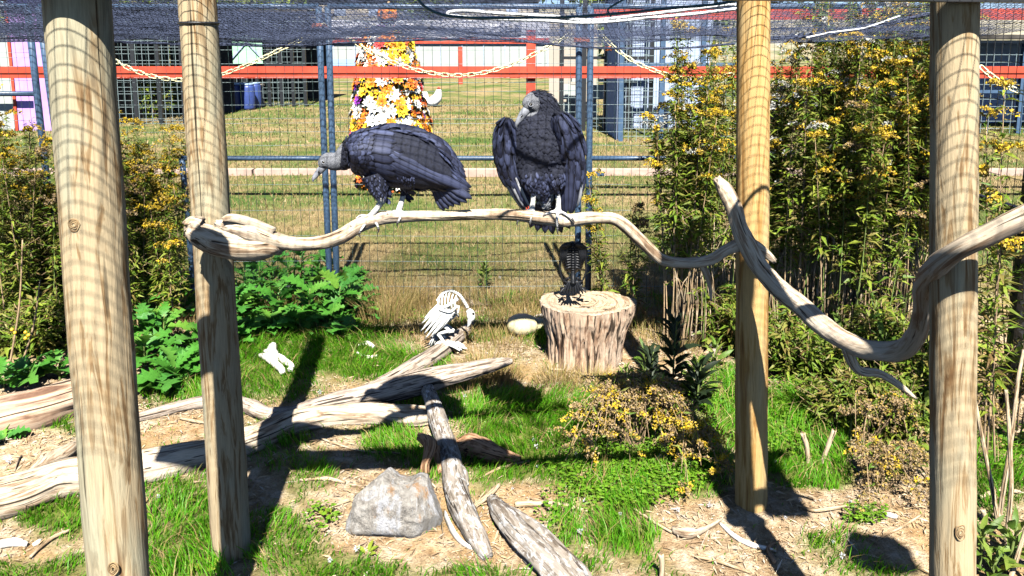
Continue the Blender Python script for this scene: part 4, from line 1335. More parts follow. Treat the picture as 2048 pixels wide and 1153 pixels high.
# boulder
def rock(cpx, w, h, Ydepth, mat, label, name, seed, profile):
    """profile: px outline top from left to right, base flat"""
    g = G(cpx[0], cpx[1]); s_ = pxs(g[1], cpx[1])
    n, m_ = 70, 130
    V = []
    for i in range(n + 1):
        ph = math.pi * .5 * i / n            # 0 top .. pi/2 base ring
        for j in range(m_):
            t_ = 2 * math.pi * j / m_
            x = math.sin(ph) ** .7 * math.cos(t_); y = math.sin(ph) ** .7 * math.sin(t_)
            V.append((x, y, i / n))
    V = np.array(V)
    hx = np.interp(V[:, 0], profile[0], profile[1]) * h * s_
    f = np.sqrt(np.clip(1 - (V[:, 2]) ** 2.6, 0, 1))
    X = g[0] + V[:, 0] * w * s_; Yy = g[1] + .8 * w * s_ * Ydepth + V[:, 1] * w * s_ * Ydepth
    Z = hx * f - .03
    nz = np.round(fbm(X * 7 + 3, Z * 7 + Yy * 6, seed, 2) * 7) / 7 * .6 + fbm(X * 7 + 3, Z * 7 + Yy * 6, seed, 3) * .4 - .5
    nz2 = fbm(X * 28 + 3, Z * 28 + Yy * 20, seed + 4, 3) - .5
    nz3 = np.abs(fbm(X * 14 + 9, Z * 5 + Yy * 10, seed + 7, 2) - .5)
    dn = (nz * .030 + nz2 * .012 - nz3 * .012) * np.clip(V[:, 2] * 3, .25, 1)
    P = np.stack([X + V[:, 0] * dn * 1.2, Yy + V[:, 1] * dn * 1.4 - dn * .4, Z + dn * 1.1 * f], 1)
    rk = np.random.RandomState(seed); cc = np.array([g[0], g[1] + .8 * w * s_ * Ydepth, h * s_ * .35]); Q = P - cc
    for _ in range(26):
        nv = rk.randn(3); nv[1] -= .6; nv[2] += .3; nv /= np.linalg.norm(nv)
        dd = Q @ nv; hcut = dd.max() * rk.uniform(.80, .95)
        Q = Q - np.outer(np.clip(dd - hcut, 0, None), nv)
    P = Q + cc
    P = P + (fbm(P[:, 0] * 40, P[:, 2] * 40 + P[:, 1] * 30, seed + 2, 3) - .5)[:, None] * [.004, .006, .003]
    i = np.arange(n)[:, None] * m_; j = np.arange(m_)[None]
    F = np.stack([i + j, i + m_ + j, i + m_ + (j + 1) % m_, i + (j + 1) % m_], -1).reshape(-1, 4)
    o = MB().add(P, F).build(name, mat)
    return tag(o, label, 'rock')


m, nt, b = newmat('boulder_stone', .9, .2)
v = mapped(nt, (16, 16, 5), 'obj')
f = noise(nt, v, 1, 6, .7, .8)
c = ramp(nt, noise(nt, mapped(nt, (22, 22, 22), 'obj', (2, 0, 4)), 1, 6, .7), [(.3, (.20, .18, .16)), (.5, (.42, .39, .35)), (.7, (.56, .54, .52))])
c = mix(nt, mixfac(nt, noise(nt, mapped(nt, (11, 11, 5), 'obj', (5, 2, 1)), 1, 5, .7), .54, .62, .75), c, (.42, .22, .08))
c = mix(nt, mixfac(nt, f, .53, .60, .75), c, (.55, .56, .60))
nt.links.new(c, b.inputs['Base Color']); bump(nt, b, noise(nt, mapped(nt, (45, 45, 30), 'obj', (2, 0, 4)), 1, 8, .75), 1.0, .03)
M['stone'] = m
rock((788, 1082), 106, 130, .62, M['stone'], 'pale boulder streaked with white and orange in the front middle', 'boulder', 5,
     ([-1.0, -.8, -.45, -.25, 0.0, .25, .55, .85, 1.0], [.30, .70, 1.0, .98, .88, .84, .98, .92, .45]))
M['stone_white'] = plain('white_stone', (.75, .75, .72), .8, .2, .1, 40)
rock((1318, 924), 17, 24, .6, M['stone_white'], 'small bright white stone in the clover under the dried goldenrod', 'white_stone', 9, ([-1, -.4, .3, 1], [.5, .8, 1, .7]))
rock((1215, 1108), 9, 12, .7, M['stone_white'], 'tiny pale pebble at the bottom right of the cracked log', 'pebble', 2, ([-1, 0, 1], [.8, 1, .8]))
rock((1078, 652), 26, 26, .6, M['stone'], 'low blue grey stone peeping out behind the stump', 'grey_stone', 12, ([-1, 0, 1], [.4, 1, .9]))

# pale gourd behind the stump
g = G(1045, 675)
root = thing('pale_gourd', g, 'pale yellow pumpkin lying in dry grass left of the stump', 'pumpkin')
s_ = pxs(g[1], 660)
pumpkin(g + np.array([0, .05, 20 * s_]), 32 * s_, 22 * s_, 8, M['gourd'], root)
g2 = G(1078, 668)
root2 = thing('small_gourd', g2, 'smaller pale gourd squeezed between the pale pumpkin and the stump', 'pumpkin')
pumpkin(g2 + np.array([0, .06, 12 * s_]), 19 * s_, 14 * s_, 7, M['gourd'], root2)

# bones and pale wood bits
def bits(name, paths, mat, label, cat, lift=0, seg=10, **kw):
    mbx = MB()
    for q, pth in enumerate(paths):
        P = np.array([G(a[0], a[1]) + [0, 0, a[2] * pxs(3, a[1]) * .8 + lift] for a in pth]); R = np.array([a[2] * pxs(G(a[0], a[1])[1], a[1]) for a in pth])
        mbx.tube(P, R, seg, n=max(6, len(P) * 5), lump=.18, seed=int(pth[0][0]) % 90 + q, **kw)
    return tag(mbx.build(name, mat), label, cat)


bits('pelvis_bone', [[(530, 712, 5), (545, 720, 12), (552, 735, 8)], [(520, 718, 4), (535, 725, 8), (560, 745, 7), (566, 755, 6)], [(548, 722, 9), (566, 730, 8), (584, 740, 5), (580, 750, 6)], [(546, 703, 9), (543, 716, 10)]],
     M['bone'], 'chunky white pelvis bone lying in the grass in front of the thistle leaves', 'bone', .015)
bits('flat_bone', [[(712, 706, 2), (735, 716, 3.5), (755, 714, 3)], [(717, 693, 3), (735, 690, 5), (748, 697, 4)]], M['bone'], 'thin white bone pieces in the bright grass behind the logs', 'bone')
bits('white_bark_piece', [[(890, 1035, 8), (905, 1070, 10), (925, 1092, 7), (960, 1110, 4)]], M['bone'], 'white peeled bark strip beside the foot of the spattered log', 'bark strip', flat=.4)
bits('white_wood_chip', [[(0, 1098, 9), (30, 1094, 10), (55, 1095, 6)], [(66, 1095, 4), (78, 1090, 6), (84, 1084, 3)]], M['bone'], 'flat white wood pieces at the bottom left corner', 'wood piece', flat=.5)
bits('curved_root', [[(1440, 1050, 3), (1470, 1078, 5), (1500, 1094, 5.5), (1530, 1100, 4), (1552, 1104, 2)]], M['bone'], 'curved white root piece in front of the yellowish post', 'root')
bits('forked_bark', [[(1345, 1068, 9), (1375, 1078, 12), (1400, 1070, 8), (1440, 1045, 3), (1446, 1034, 2)], [(1420, 1055, 2), (1400, 1100, 2)]], M['drift'], 'forked pale bark strip on the bare soil left of the white root', 'bark strip', flat=.5)
bits('wood_chip', [[(1765, 1032, 5), (1780, 1036, 6), (1794, 1040, 5)]], M['bone'], 'short squared pale wood chip left of the right front post', 'wood chip', flat=.6)
bits('grey_feather_bit', [[(14, 1000, 4), (34, 925, 3)]][:0] or [[(30, 945, 2), (38, 925, 5), (44, 915, 3)]], M['drift_grey'], 'dark grey dead leaf on the soil at the left edge', 'leaf', flat=.3)
bits('tan_root', [[(1548, 1130, 5), (1536, 1100, 4), (1560, 1085, 3)]], M['bark'], 'twisted brown root bit at the bottom beside the post shadow', 'root')

tw = [([(1030, 1016, 6), (1080, 1014, 6), (1130, 1018, 5), (1175, 1026, 2)], 'straight pale stick on the soil right of the boulder'),
      ([(1060, 1000, 2), (1110, 1012, 2.5), (1170, 1030, 2)], 'thin tan stem crossing the straight pale stick'),
      ([(1268, 1022, 2.5), (1310, 1050, 3), (1345, 1070, 3.5)], 'thin tan stick pointing at the forked bark strip'),
      ([(600, 965, 3), (650, 962, 4), (690, 970, 3)], 'pale stick lying left of the boulder'),
      ([(1590, 1013, 2), (1630, 1026, 4), (1700, 1016, 3)], 'pale bent stick on the orange soil right of the yellowish post'),
      ([(1390, 1118, 3), (1440, 1130, 3.5), (1500, 1150, 2.5)], 'brown stick near the bottom below the white root'),
      ([(950, 1018, 5), (975, 1000, 6), (998, 975, 4)], 'short brown stick leaning between the spattered and cracked logs'),
      ([(60, 1120, 3), (100, 1085, 4), (140, 1065, 3)], 'brown stick beside the white wood pieces at the lower left'),
      ([(640, 880, 2), (720, 905, 2), (800, 910, 2)], 'thin straw stalk in the grass in front of the long log'),
      ([(360, 840, 2.5), (400, 848, 4), (440, 852, 3)], 'small stick on the bare soil between the left posts'),
      ([(1750, 1085, 2), (1800, 1060, 2.5), (1840, 1035, 2)], 'thin dark stick left of the right front post'),
      ([(960, 960, 2), (1000, 940, 2.5), (1060, 925, 2)], 'thin stalk on the grass below the rotten chunk'),
      ([(700, 1005, 4), (670, 1015, 4), (640, 1028, 2)], 'small brown stick touching the left side of the boulder'),
      ([(880, 1000, 1.6), (883, 1050, 1.8), (890, 1095, 1.6)], 'straw stalk standing along the right side of the boulder'),
      ([(1190, 760, 3), (1150, 748, 4), (1100, 742, 3)], 'tan root crossing in front of the stump'),
      ([(1960, 1000, 4), (2000, 985, 5), (2040, 990, 4)], 'fallen grey stick on the ground right of the front post')]
for pth, lab in tw:
    bits('stick', [pth], M['twig'], lab, 'stick', .004, 8)
# standing broken sticks
for (a_, b_, r_, lab) in (((1618, 925), (1606, 868), 5, 'left of two short broken stakes standing in the grass right of the yellowish post'), ((1640, 925), (1668, 862), 4.5, 'right one of two short stakes in the grass, leaning right'),
                          ((1322, 1160), (1322, 1110), 6, 'short brown stub standing at the bottom edge'), ((1972, 1070), (1966, 1020), 5, 'stubby tan stake right of the front post')):
    g = G(*a_); t_ = at(b_[0], b_[1], g[1])
    tag(MB().tube(np.array([g - [0, 0, .03], (g + t_) / 2 + [.004, 0, 0], t_]), [r_ * pxs(g[1], 900)] * 3, 9, n=14, lump=.2, jag=.01, seed=3).build('stake', M['twig']), lab, 'stake')
# woody plant stems at the right edge
for pth, lab in (([(1998, 1060), (1985, 980), (1965, 880), (1950, 800)], 'leaning brown stem nearest the right front post'), ([(1996, 1050), (2010, 960), (2025, 860), (2036, 760), (2048, 700)], 'brown stem rising to the right edge'),
                 ([(2012, 1090), (2022, 980), (2018, 860), (2012, 780)], 'thin upright stem between the two leaning stems'), ([(2020, 1160), (2045, 1080), (2070, 1000)], 'tan stem crossing the lower right corner')):
    g = G(*pth[0]); P = np.array([at(a[0], a[1], g[1] + k * .03) for k, a in enumerate(pth)]); P[0] = g
    tag(MB().tube(P, np.linspace(5, 3.2, len(P)) * pxs(g[1], 900), 8, n=30, lump=.15).build('woody_stem', M['twig']), lab, 'stem')

# drifting / fallen white down
mbx = MB(); r = np.random.RandomState(77)
n = 26
d = unit(r.randn(n, 3)); leafcloud(mbx, d * .003, d, r.randn(n, 3), .011, .004, .1, .2)
o = mbx.build('down_feather', M['down_white']); dme = o.data; bpy.data.objects.remove(o)
fp = [(640, 790), (735, 665), (960, 745), (1068, 886), (1073, 905), (1152, 918), (1178, 912), (1130, 980), (1160, 965), (1265, 880), (1025, 985), (1330, 912), (1362, 975), (1355, 1030), (1170, 1010), (1160, 1075), (1090, 1100),
      (715, 1112), (660, 1130), (318, 1007), (165, 920), (20, 930), (1480, 900), (1480, 940), (1550, 930), (1600, 1010), (1685, 1120), (1665, 1095), (1700, 1012), (1570, 1050), (1845, 1015), (1420, 1020), (1240, 1040), (1075, 940), (760, 620), (540, 610),
      (1400, 800), (1420, 700), (30, 740), (70, 765), (1210, 875), (1310, 980), (930, 800), (1000, 560)]
for px, py in fp:
    g = G(px, py); s_ = r.uniform(.5, 1.25)
    o = bpy.data.objects.new('down_feather', dme); COL.objects.link(o)
    o.location = g + [0, 0, .012 + .02 * r.rand()]; o.scale = (s_, s_, s_ * .8); o.rotation_euler = tuple(r.rand(3) * 6)
    tag(o, 'tiny fluffy white down feather fallen on grass or soil', 'feather', 'white down feathers scattered on the ground')

# ------------------------------------------------------------------ weeds with large leaves
def thistle_leaf(seed, lobes=5, L=1.0, W=.34):
    r = np.random.RandomState(seed); V = []; F = []
    ns = lobes * 2 + 2
    for i in range(ns + 1):
        t = i / ns
        env = math.sin(math.pi * min(1, t * .93 + .07)) ** .8 * W
        w = env * (1.0 if i % 2 else .42) * r.uniform(.85, 1.15)
        if i == ns: w = 0.004
        x = t * L; z = .16 * math.sin(t * 2.2) * L - .30 * t * t * L
        fwd = .06 * (1 if i % 2 else 0)
        V += [(x + fwd, w, z + w * .25 + r.randn() * .012), (x, 0, z), (x + fwd, -w, z + w * .25 + r.randn() * .012)]
        if i:
            a = (i - 1) * 3; F += [(a, a + 1, a + 4, a + 3), (a + 1, a + 2, a + 5, a + 4)]
    o = MB().add(V, np.array(F)).build('leaf', M['thistle']); me = o.data; bpy.data.objects.remove(o); return me


def lance_leaf(seed, mat, W=.13):
    V = []; F = []
    for i, (t, w) in enumerate(((0, .015), (.2, .8), (.45, 1), (.75, .65), (1, .02))):
        z = .12 * math.sin(t * 2.5) - .22 * t * t
        V += [(t, w * W, z + .03 * w), (t, 0, z), (t, -w * W, z + .03 * w)]
        if i:
            a = (i - 1) * 3; F += [(a, a + 1, a + 4, a + 3), (a + 1, a + 2, a + 5, a + 4)]
    o = MB().add(V, np.array(F)).build('leaf', mat); me = o.data; bpy.data.objects.remove(o); return me


TL = [thistle_leaf(q, 4 + q % 3) for q in range(5)]
# leaf material for thing-sized leaves: random by object
def objleaf(name, cols):
    m = foliage(name, cols); nt = m.node_tree
    oi = nt.nodes.new('ShaderNodeObjectInfo')
    cr = [x for x in nt.nodes if x.type == 'VALTORGB'][0]
    nt.links.new(oi.outputs['Random'], cr.inputs[0])
    nz = noise(nt, mapped(nt, (30, 30, 30), 'obj'), 1, 3, .6)
    b = nt.nodes['Principled BSDF']
    c = mix(nt, .4, cr.outputs[0], ramp(nt, nz, [(.3, .6), (.6, 1.0)]), 'MULTIPLY'); nt.links.new(c, b.inputs['Base Color'])
    return m


M['thistle_obj'] = objleaf('thistle_leaf_big', [(.05, .19, .02), (.08, .27, .03), (.06, .23, .04), (.15, .32, .035)])
M['lance_obj'] = objleaf('lance_leaf_big', [(.08, .16, .02), (.14, .24, .03), (.22, .28, .05), (.07, .14, .03)])
M['lance_yel'] = objleaf('lance_leaf_yellow', [(.20, .30, .03), (.30, .36, .04), (.14, .28, .03)])
for me in TL: me.materials[0] = M['thistle_obj']
LL = [lance_leaf(0, M['lance_obj'], .13), lance_leaf(1, M['lance_obj'], .17), lance_leaf(2, M['lance_obj'], .10)]
LY = [lance_leaf(3, M['lance_yel'], .22)]


def weed(name, px, py, n, Lm, h, meshes, label, cat, seed, group=None, up=.5, Y=None):
    r = np.random.RandomState(seed)
    g = G(px, py) if Y is None else at(px, py, Y)
    root = thing(name, g, label, cat, group)
    mbx = MB()
    if h > .05:
        mbx.tube(np.array([g - [0, 0, .03], g + [0, 0, h * .5], g + [.01, .0, h]]), [.006, .005, .003], 6, n=8)
        mbx.build('stem', M['stem_green'], root)
    for q in range(n):
        o = bpy.data.objects.new('leaf', meshes[r.randint(len(meshes))]); COL.objects.link(o); o.parent = root
        zf = (q / n)
        a_ = q * 2.4 + r.rand()
        o.location = (0.01 * math.cos(a_), .01 * math.sin(a_), h * (.1 + .9 * zf) if h > .05 else .005)
        s_ = Lm * r.uniform(.65, 1.1) * (1 - .35 * zf)
        o.scale = (s_, s_ * r.uniform(.85, 1.1), s_)
        o.rotation_euler = (r.randn() * .35, -(up * (.25 + .9 * zf + .4 * r.rand())), a_)
    return root


ORD = ['first', 'second', 'third', 'fourth', 'fifth', 'sixth', 'seventh', 'eighth', 'ninth', 'tenth', 'eleventh', 'twelfth', 'thirteenth', 'fourteenth', 'fifteenth', 'sixteenth', 'seventeenth', 'eighteenth', 'nineteenth', 'twentieth']
ORD = ORD + ['twenty-' + a for a in ORD[:9]] + ['thirtieth'] + ['thirty-' + a for a in ORD[:9]]
TH = 'thistles massed behind the left rear post'
k = 0
TPL = [(500, 640, 9, .20, .22), (560, 650, 9, .22, .25), (620, 655, 10, .22, .26), (680, 650, 10, .22, .26), (700, 620, 9, .19, .24), (640, 610, 8, .18, .30), (580, 610, 8, .18, .30), (520, 610, 8, .18, .28),
                          (330, 700, 8, .19, .22), (290, 730, 8, .19, .16), (350, 770, 10, .20, .10), (330, 650, 8, .18, .26), (480, 690, 7, .17, .10), (370, 640, 7, .17, .28), (300, 660, 8, .17, .24),
                          (655, 660, 9, .20, .14), (600, 670, 8, .19, .12), (720, 645, 8, .16, .18), (540, 670, 9, .2, .1), (480, 650, 9, .2, .2), (450, 690, 8, .18, .1), (400, 700, 8, .18, .14), (380, 740, 9, .18, .08), (310, 780, 8, .16, .05), (655, 600, 9, .18, .34), (605, 590, 9, .18, .34), (545, 590, 9, .18, .34), (490, 590, 9, .18, .3), (715, 600, 8, .14, .24), (690, 680, 8, .15, .08), (290, 700, 8, .2, .18)]
for (px, py, n, L, h) in sorted(TPL):
    weed('thistle_plant', px, py, n + 5, L * 1.15, h, TL, 'thistle with lobed leaves, %s from the left in the mass behind the left rear post' % ORD[k], 'thistle', 100 + k, TH); k += 1
for (px, py, n, L, h, lab) in [(60, 770, 9, .22, .10, 'thistle rosette in front of the hollow log at the left'), (120, 760, 8, .20, .12, 'thistle rosette touching the thick left post'), (10, 775, 7, .20, .08, 'thistle rosette cut by the left picture edge'),
                               (10, 880, 7, .13, .04, 'small thistle rosette below the hollow log')]:
    weed('thistle_plant', px, py, n, L, h, TL, lab, 'thistle', 200 + k); k += 1
for (px, py, n, L, h, ms, lab) in [(400, 1005, 6, .07, .05, LY, 'small bright seedling left of the mossy post foot'), (412, 1140, 6, .06, .02, LY, 'yellow green seedling at the bottom between the left posts'),
                                   (735, 1110, 6, .055, .03, LY, 'tiny seedling with round leaves below the boulder'), (655, 1035, 7, .05, .03, LY, 'little leafy seedling left of the boulder'),
                                   (970, 580, 40, .10, .20, LL, 'small bushy fleabane plant standing alone before the back fence'),
                                   (1960, 1130, 16, .13, .14, LL, 'leafy green weed in the lower right corner'), (2020, 1140, 18, .13, .16, LL, 'leafy green weed beyond the right edge stems'), (1985, 1160, 14, .12, .08, LL, 'leafy weed at the bottom right beside the post'),
                                   (2035, 900, 10, .13, .1, LL, 'broad leaved weed at the right edge behind the stems')]:
    weed('weed_plant', px, py, n, L, h, ms, lab, 'weed', 300 + k, up=.7); k += 1
SMART = 'smartweed plants under the curved branch'
kk = 0
for (px, py, n, L, h) in sorted([(1580, 760, 16, .15, .22), (1640, 780, 16, .16, .26), (1700, 800, 18, .16, .3), (1760, 790, 18, .17, .34), (1810, 760, 16, .17, .32), (1680, 740, 16, .17, .34), (1740, 730, 18, .19, .38), (1800, 720, 16, .18, .40),
                          (1620, 720, 14, .15, .28), (1560, 700, 14, .13, .22), (1700, 880, 14, .12, .16), (1660, 860, 12, .12, .12), (1760, 880, 16, .12, .2), (1840, 900, 16, .13, .25), (1390, 800, 22, .14, .2), (1290, 770, 20, .11, .2),
                          (1250, 780, 14, .09, .12), (1430, 740, 16, .12, .16)]):
    weed('smartweed_plant', px, py, n, L, h, LL, 'lance leaved weed, %s from the left round and under the curved branch' % ORD[kk], 'weed', 400 + k, SMART, up=.8); k += 1; kk += 1

M['lance_shaded'] = objleaf('lance_leaf_shaded', [(.012, .022, .012), (.02, .035, .015), (.03, .05, .02)])  # shade painted into the leaf colour of the plants beside the stump
LD = [lance_leaf(5, M['lance_shaded'], .15), lance_leaf(6, M['lance_shaded'], .18)]
for (px, py, n, L, h, lab) in ((1345, 800, 34, .17, .42, 'plant with shade coloured into its leaves between the stump and the yellowish post'), (1300, 810, 26, .15, .28, 'lower plant with shade coloured into its leaves touching the right side of the stump'), (1395, 820, 24, .15, .24, 'small plant with shade coloured into its leaves nearest the yellowish post')):
    weed('shaded_weed', px, py, n, L, h, LD, lab, 'weed', 470 + px % 17, up=.75)
# ------------------------------------------------------------------ goldenrod thickets
def goldenrod(px, py, h, n, spread, label, group, seed, bloom='gold', lw=.0, dark=False, amount=1.0, Y=None, lean=(0, 0), leaf0=.28, ls=1.0):
    r = np.random.RandomState(seed)
    g = G(px, py) if Y is None else np.array([at(px, py, Y)[0], Y, 0.0])
    root = thing('goldenrod_plant', g, label, 'goldenrod', group)
    st = MB(); lf = MB(); fl = MB(); ff = MB()
    for q in range(n):
        a_ = r.rand() * 6.283; rr = spread * r.rand() ** .6
        b0 = g + [rr * .55 * math.cos(a_), rr * .55 * math.sin(a_), 0]; b0[2] = float(gh(b0[0], b0[1])) - .02
        hh = h * r.uniform(.70, 1.14)
        tp = b0 + [rr * .7 * math.cos(a_) + lean[0] + r.randn() * .04, rr * .5 * math.sin(a_) + lean[1] + r.randn() * .04, hh]
        P = catmull([b0, b0 * .6 + tp * .4 + r.randn(3) * .02, tp], 9)
        st.tube(P, np.linspace(.0050, .0018, 9), 5, mi=0 if r.rand() < .6 else 1)
        m_ = int(135 * amount * hh / ls)
        t = leaf0 + (1 - leaf0) * r.rand(m_) ** .8
        idx = t * 8; i0 = np.minimum(idx.astype(int), 7); f = (idx - i0)[:, None]
        bp = P[i0] * (1 - f) + P[i0 + 1] * f
        aa = r.rand(m_) * 6.283
        d = np.stack([np.cos(aa), np.sin(aa), r.uniform(-.5, .7, m_)], 1)
        L = r.uniform(.035, .125, m_) * (1.15 - .5 * t) * ls
        leafcloud(lf, bp + d * .012 * r.rand(m_, 1), d, np.tile([0, 0, 1.0], (m_, 1)) + r.randn(m_, 3) * .35, L, L * (.21 + lw), .2, .35)
        # small side twigs with leaves
        for w in range(int(5 * amount)):
            tt = r.uniform(.45, .95); i1 = int(tt * 8); s0 = P[i1]
            an = r.rand() * 6.283; ln = r.uniform(.05, .14)
            e = s0 + [ln * math.cos(an), ln * math.sin(an), ln * .6]
            st.tube(np.array([s0, e]), .0012, 3, cap=False)
            k_ = 12; tk = r.rand(k_)[:, None]
            dd = unit(r.randn(k_, 3) + [0, 0, .3]); leafcloud(lf, s0 * (1 - tk) + e * tk, dd, r.randn(k_, 3) + [0, 0, 1], r.uniform(.02, .05, k_), .009, .2, .2)
        # plume
        if bloom and r.rand() < .85:
            nb = r.randint(8, 14)
            for w in range(nb):
                tt = r.uniform(.80, 1.0); s0 = P[min(8, int(tt * 8 + .5))]
                an = r.rand() * 6.283; ln = r.uniform(.04, .13)
                k_ = 52; tk = np.linspace(.1, 1, k_)
                cv = np.stack([s0[0] + ln * tk * math.cos(an), s0[1] + ln * tk * math.sin(an), s0[2] + .35 * ln * np.sin(tk * 2.6)], 1) + r.randn(k_, 3) * .006
                tgt = fl
                if bloom == 'mix' and r.rand() < .35: tgt = ff
                if bloom == 'fluff': tgt = ff if r.rand() < .8 else fl
                flecks(tgt, cv, .0135, r)
    st.build('stems', [M['stem'], M['stem_green']], root)
    lf.build('foliage', M['gold_leaf_dark'] if dark else M['gold_leaf'], root)
    if fl.n: fl.build('flowers', M['brown_flower'] if bloom == 'brown' else M['gold_flower'], root)
    if ff.n: ff.build('seed_heads', M['fluff'], root)
    return root


GR = 'goldenrod thicket on the right'
GL = 'goldenrod thicket on the left'
R_ = [(1345, 700, 1.50, 12, .16, 'mix', 0), (1400, 690, 1.72, 12, .17, 'gold', 0), (1440, 650, 1.70, 12, .18, 'gold', 0), (1375, 640, 1.55, 12, .18, 'gold', 0), (1580, 690, 1.80, 12, .18, 'mix', .02), (1640, 680, 1.78, 12, .18, 'mix', .02), (1700, 690, 1.72, 13, .18, 'mix', .03),
      (1760, 680, 1.70, 13, .18, 'gold', .02), (1820, 690, 1.72, 13, .18, 'gold', .03), (1560, 640, 1.95, 12, .2, 'fluff', .02), (1620, 630, 1.98, 13, .2, 'fluff', .02), (1690, 635, 2.0, 13, .2, 'mix', .03), (1750, 640, 2.02, 13, .2, 'gold', .02), (1800, 640, 2.05, 13, .2, 'gold', .02), (1850, 650, 2.0, 12, .2, 'gold', .02),
      (1500, 660, 1.7, 10, .2, 'mix', 0), (1350, 660, 1.55, 8, .14, 'gold', 0), (1420, 670, 1.62, 8, .14, 'gold', 0), (1600, 660, 1.5, 10, .2, 'brown', 0), (1700, 660, 1.6, 10, .2, 'brown', 0), (1660, 720, 1.35, 8, .16, 'gold', .03), (1740, 715, 1.3, 8, .16, 'brown', .03), (1830, 720, 1.5, 9, .16, 'gold', .04)]
for q, (px, py, h, n, s_, bl, lw) in enumerate(sorted(R_)):
    goldenrod(px, py, h * (1.07 if px > 1520 else 1.0), max(6, int(n * .85)), s_, 'tall goldenrod with plumed tops, %s from the left in the dense thicket on the right' % ORD[q], GR, 500 + q, bl, lw, amount=1.1, leaf0=.42 if q % 3 else .55, ls=.62 if q % 4 else .95)
for q, (px, py, h, n, s_, bl) in enumerate(sorted([(20, 650, 1.22, 12, .22, 'gold'), (90, 640, 1.18, 12, .22, 'gold'), (160, 635, 1.18, 12, .22, 'gold'), (230, 640, 1.2, 12, .22, 'gold'), (290, 630, 1.22, 12, .22, 'gold'), (335, 625, 1.15, 9, .18, 'gold'),
                                           (-30, 690, 1.25, 10, .2, 'gold'), (50, 690, 1.10, 8, .2, 'brown'), (270, 665, 1.05, 9, .2, 'brown'), (-60, 640, 1.3, 12, .2, 'gold'), (350, 660, .9, 5, .12, 'gold')])):
    goldenrod(px, py, h, n, s_, 'dense goldenrod with dull yellow tops, %s from the left in the left thicket' % ORD[q], GL, 600 + q, bl, 0, amount=1.55, dark=False, ls=.72)
goldenrod(1215, 640, .98, 3, .06, 'slender goldenrod sprig with a yellow tip right of the perched vulture', None, 700, 'gold', 0, amount=.8, lean=(-.12, 0))
goldenrod(1262, 640, .9, 3, .08, 'slender faded goldenrod sprig right of the yellow tipped one', None, 701, 'brown', 0, amount=.8)
goldenrod(1990, 690, 1.45, 5, .12, 'goldenrod growing against the side fence right of the nearest right post', None, 702, 'gold', 0, Y=3.0, amount=.7, lean=(-.1, 0))
goldenrod(2060, 640, 1.05, 5, .15, 'low goldenrod at the right edge beyond the side fence', None, 703, 'brown', 0, Y=3.3, amount=.8)
goldenrod(-60, 640, 1.92, 3, .10, 'tall yellow goldenrod reaching the upper left corner', None, 704, 'gold', 0, Y=3.4, amount=.6, lean=(.14, 0))
UG = 'leafy undergrowth below the goldenrod thickets'
for q, (px, py, h, n, s_) in enumerate(sorted([(1560, 740, .36, 7, .14), (1610, 760, .34, 7, .16), (1670, 770, .32, 8, .16), (1730, 770, .36, 8, .16), (1790, 770, .38, 8, .16), (1840, 790, .38, 8, .15), (1650, 850, .22, 8, .14), (1720, 860, .26, 9, .15), (1790, 870, .3, 9, .15),
                                     (25, 705, .3, 9, .16), (90, 700, .32, 9, .16), (150, 690, .3, 8, .14), (1450, 700, .4, 8, .15), (1850, 850, .35, 8, .12)])):
    goldenrod(px, py, h, n, s_, 'low leafy growth without flowers, %s from the left below the thickets' % ORD[q], UG, 720 + q, None, .05, amount=2.2, leaf0=.1)
r = np.random.RandomState(31)
for q, (px, py) in enumerate([(1390, 690), (1410, 670), (1590, 680), (1680, 690), (1740, 690), (1800, 700)]):
    g = G(px, py); mbx = MB()
    for w in range(26):
        b0 = g + [r.uniform(-.16, .16), r.uniform(-.1, .06), 0]; mbx.tube(np.array([b0, b0 + [r.randn() * .03, r.randn() * .02, .35], b0 + [r.randn() * .08, r.randn() * .04, r.uniform(.6, .95)]]), [.0048, .004, .0022], 5, n=6)
    tag(stuff(mbx.build('dead_stalks', M['twig'])), 'bare tan dead stalks, %s bunch from the left at the foot of the right thicket' % ORD[q], 'stalks', 'bare dead stalks at the foot of the right thicket')
# dried, collapsed goldenrod in the foreground
def collapsed(px, py, w, h, n, label, seed, gold=.3):
    r = np.random.RandomState(seed); g = G(px, py)
    root = thing('dried_goldenrod', g, label, 'dried plant')
    st = MB(); fb = MB(); fg = MB(); lf = MB()
    for q in range(n):
        s_ = r.uniform(-1, 1)
        e = g + [s_ * w, r.uniform(-.22, .12), h * r.uniform(.15, .85) * (1 - .4 * abs(s_))]
        mid = g + [s_ * w * .5, r.uniform(-.05, .1), h * r.uniform(.8, 1.15)]
        P = catmull([g + [r.randn() * .03, .05, 0], mid, e], 14)
        st.tube(P, np.linspace(.003, .0012, 14), 4, cap=False)
        for w_ in range(r.randint(5, 9)):
            i0 = r.randint(6, 14); s0 = P[i0]; an = r.rand() * 6.283; ln = r.uniform(.03, .09)
            k_ = 46; tk = np.linspace(0, 1, k_)
            cv = np.stack([s0[0] + ln * tk * math.cos(an), s0[1] + ln * tk * math.sin(an), s0[2] + .2 * ln * np.sin(tk * 2.6) - .3 * ln * tk], 1) + r.randn(k_, 3) * .006
            flecks(fg if r.rand() < gold else fb, cv, .010, r)
        k_ = 10; i0 = r.randint(2, 13, k_); leafcloud(lf, P[i0], r.randn(k_, 3), r.randn(k_, 3) + [0, 0, 1], .05, .009)
    st.build('stems', M['stem'], root); fb.build('dead_flowers', M['brown_flower'], root)
    if fg.n: fg.build('flowers', M['gold_flower'], root)
    lf.build('foliage', M['gold_leaf'], root)


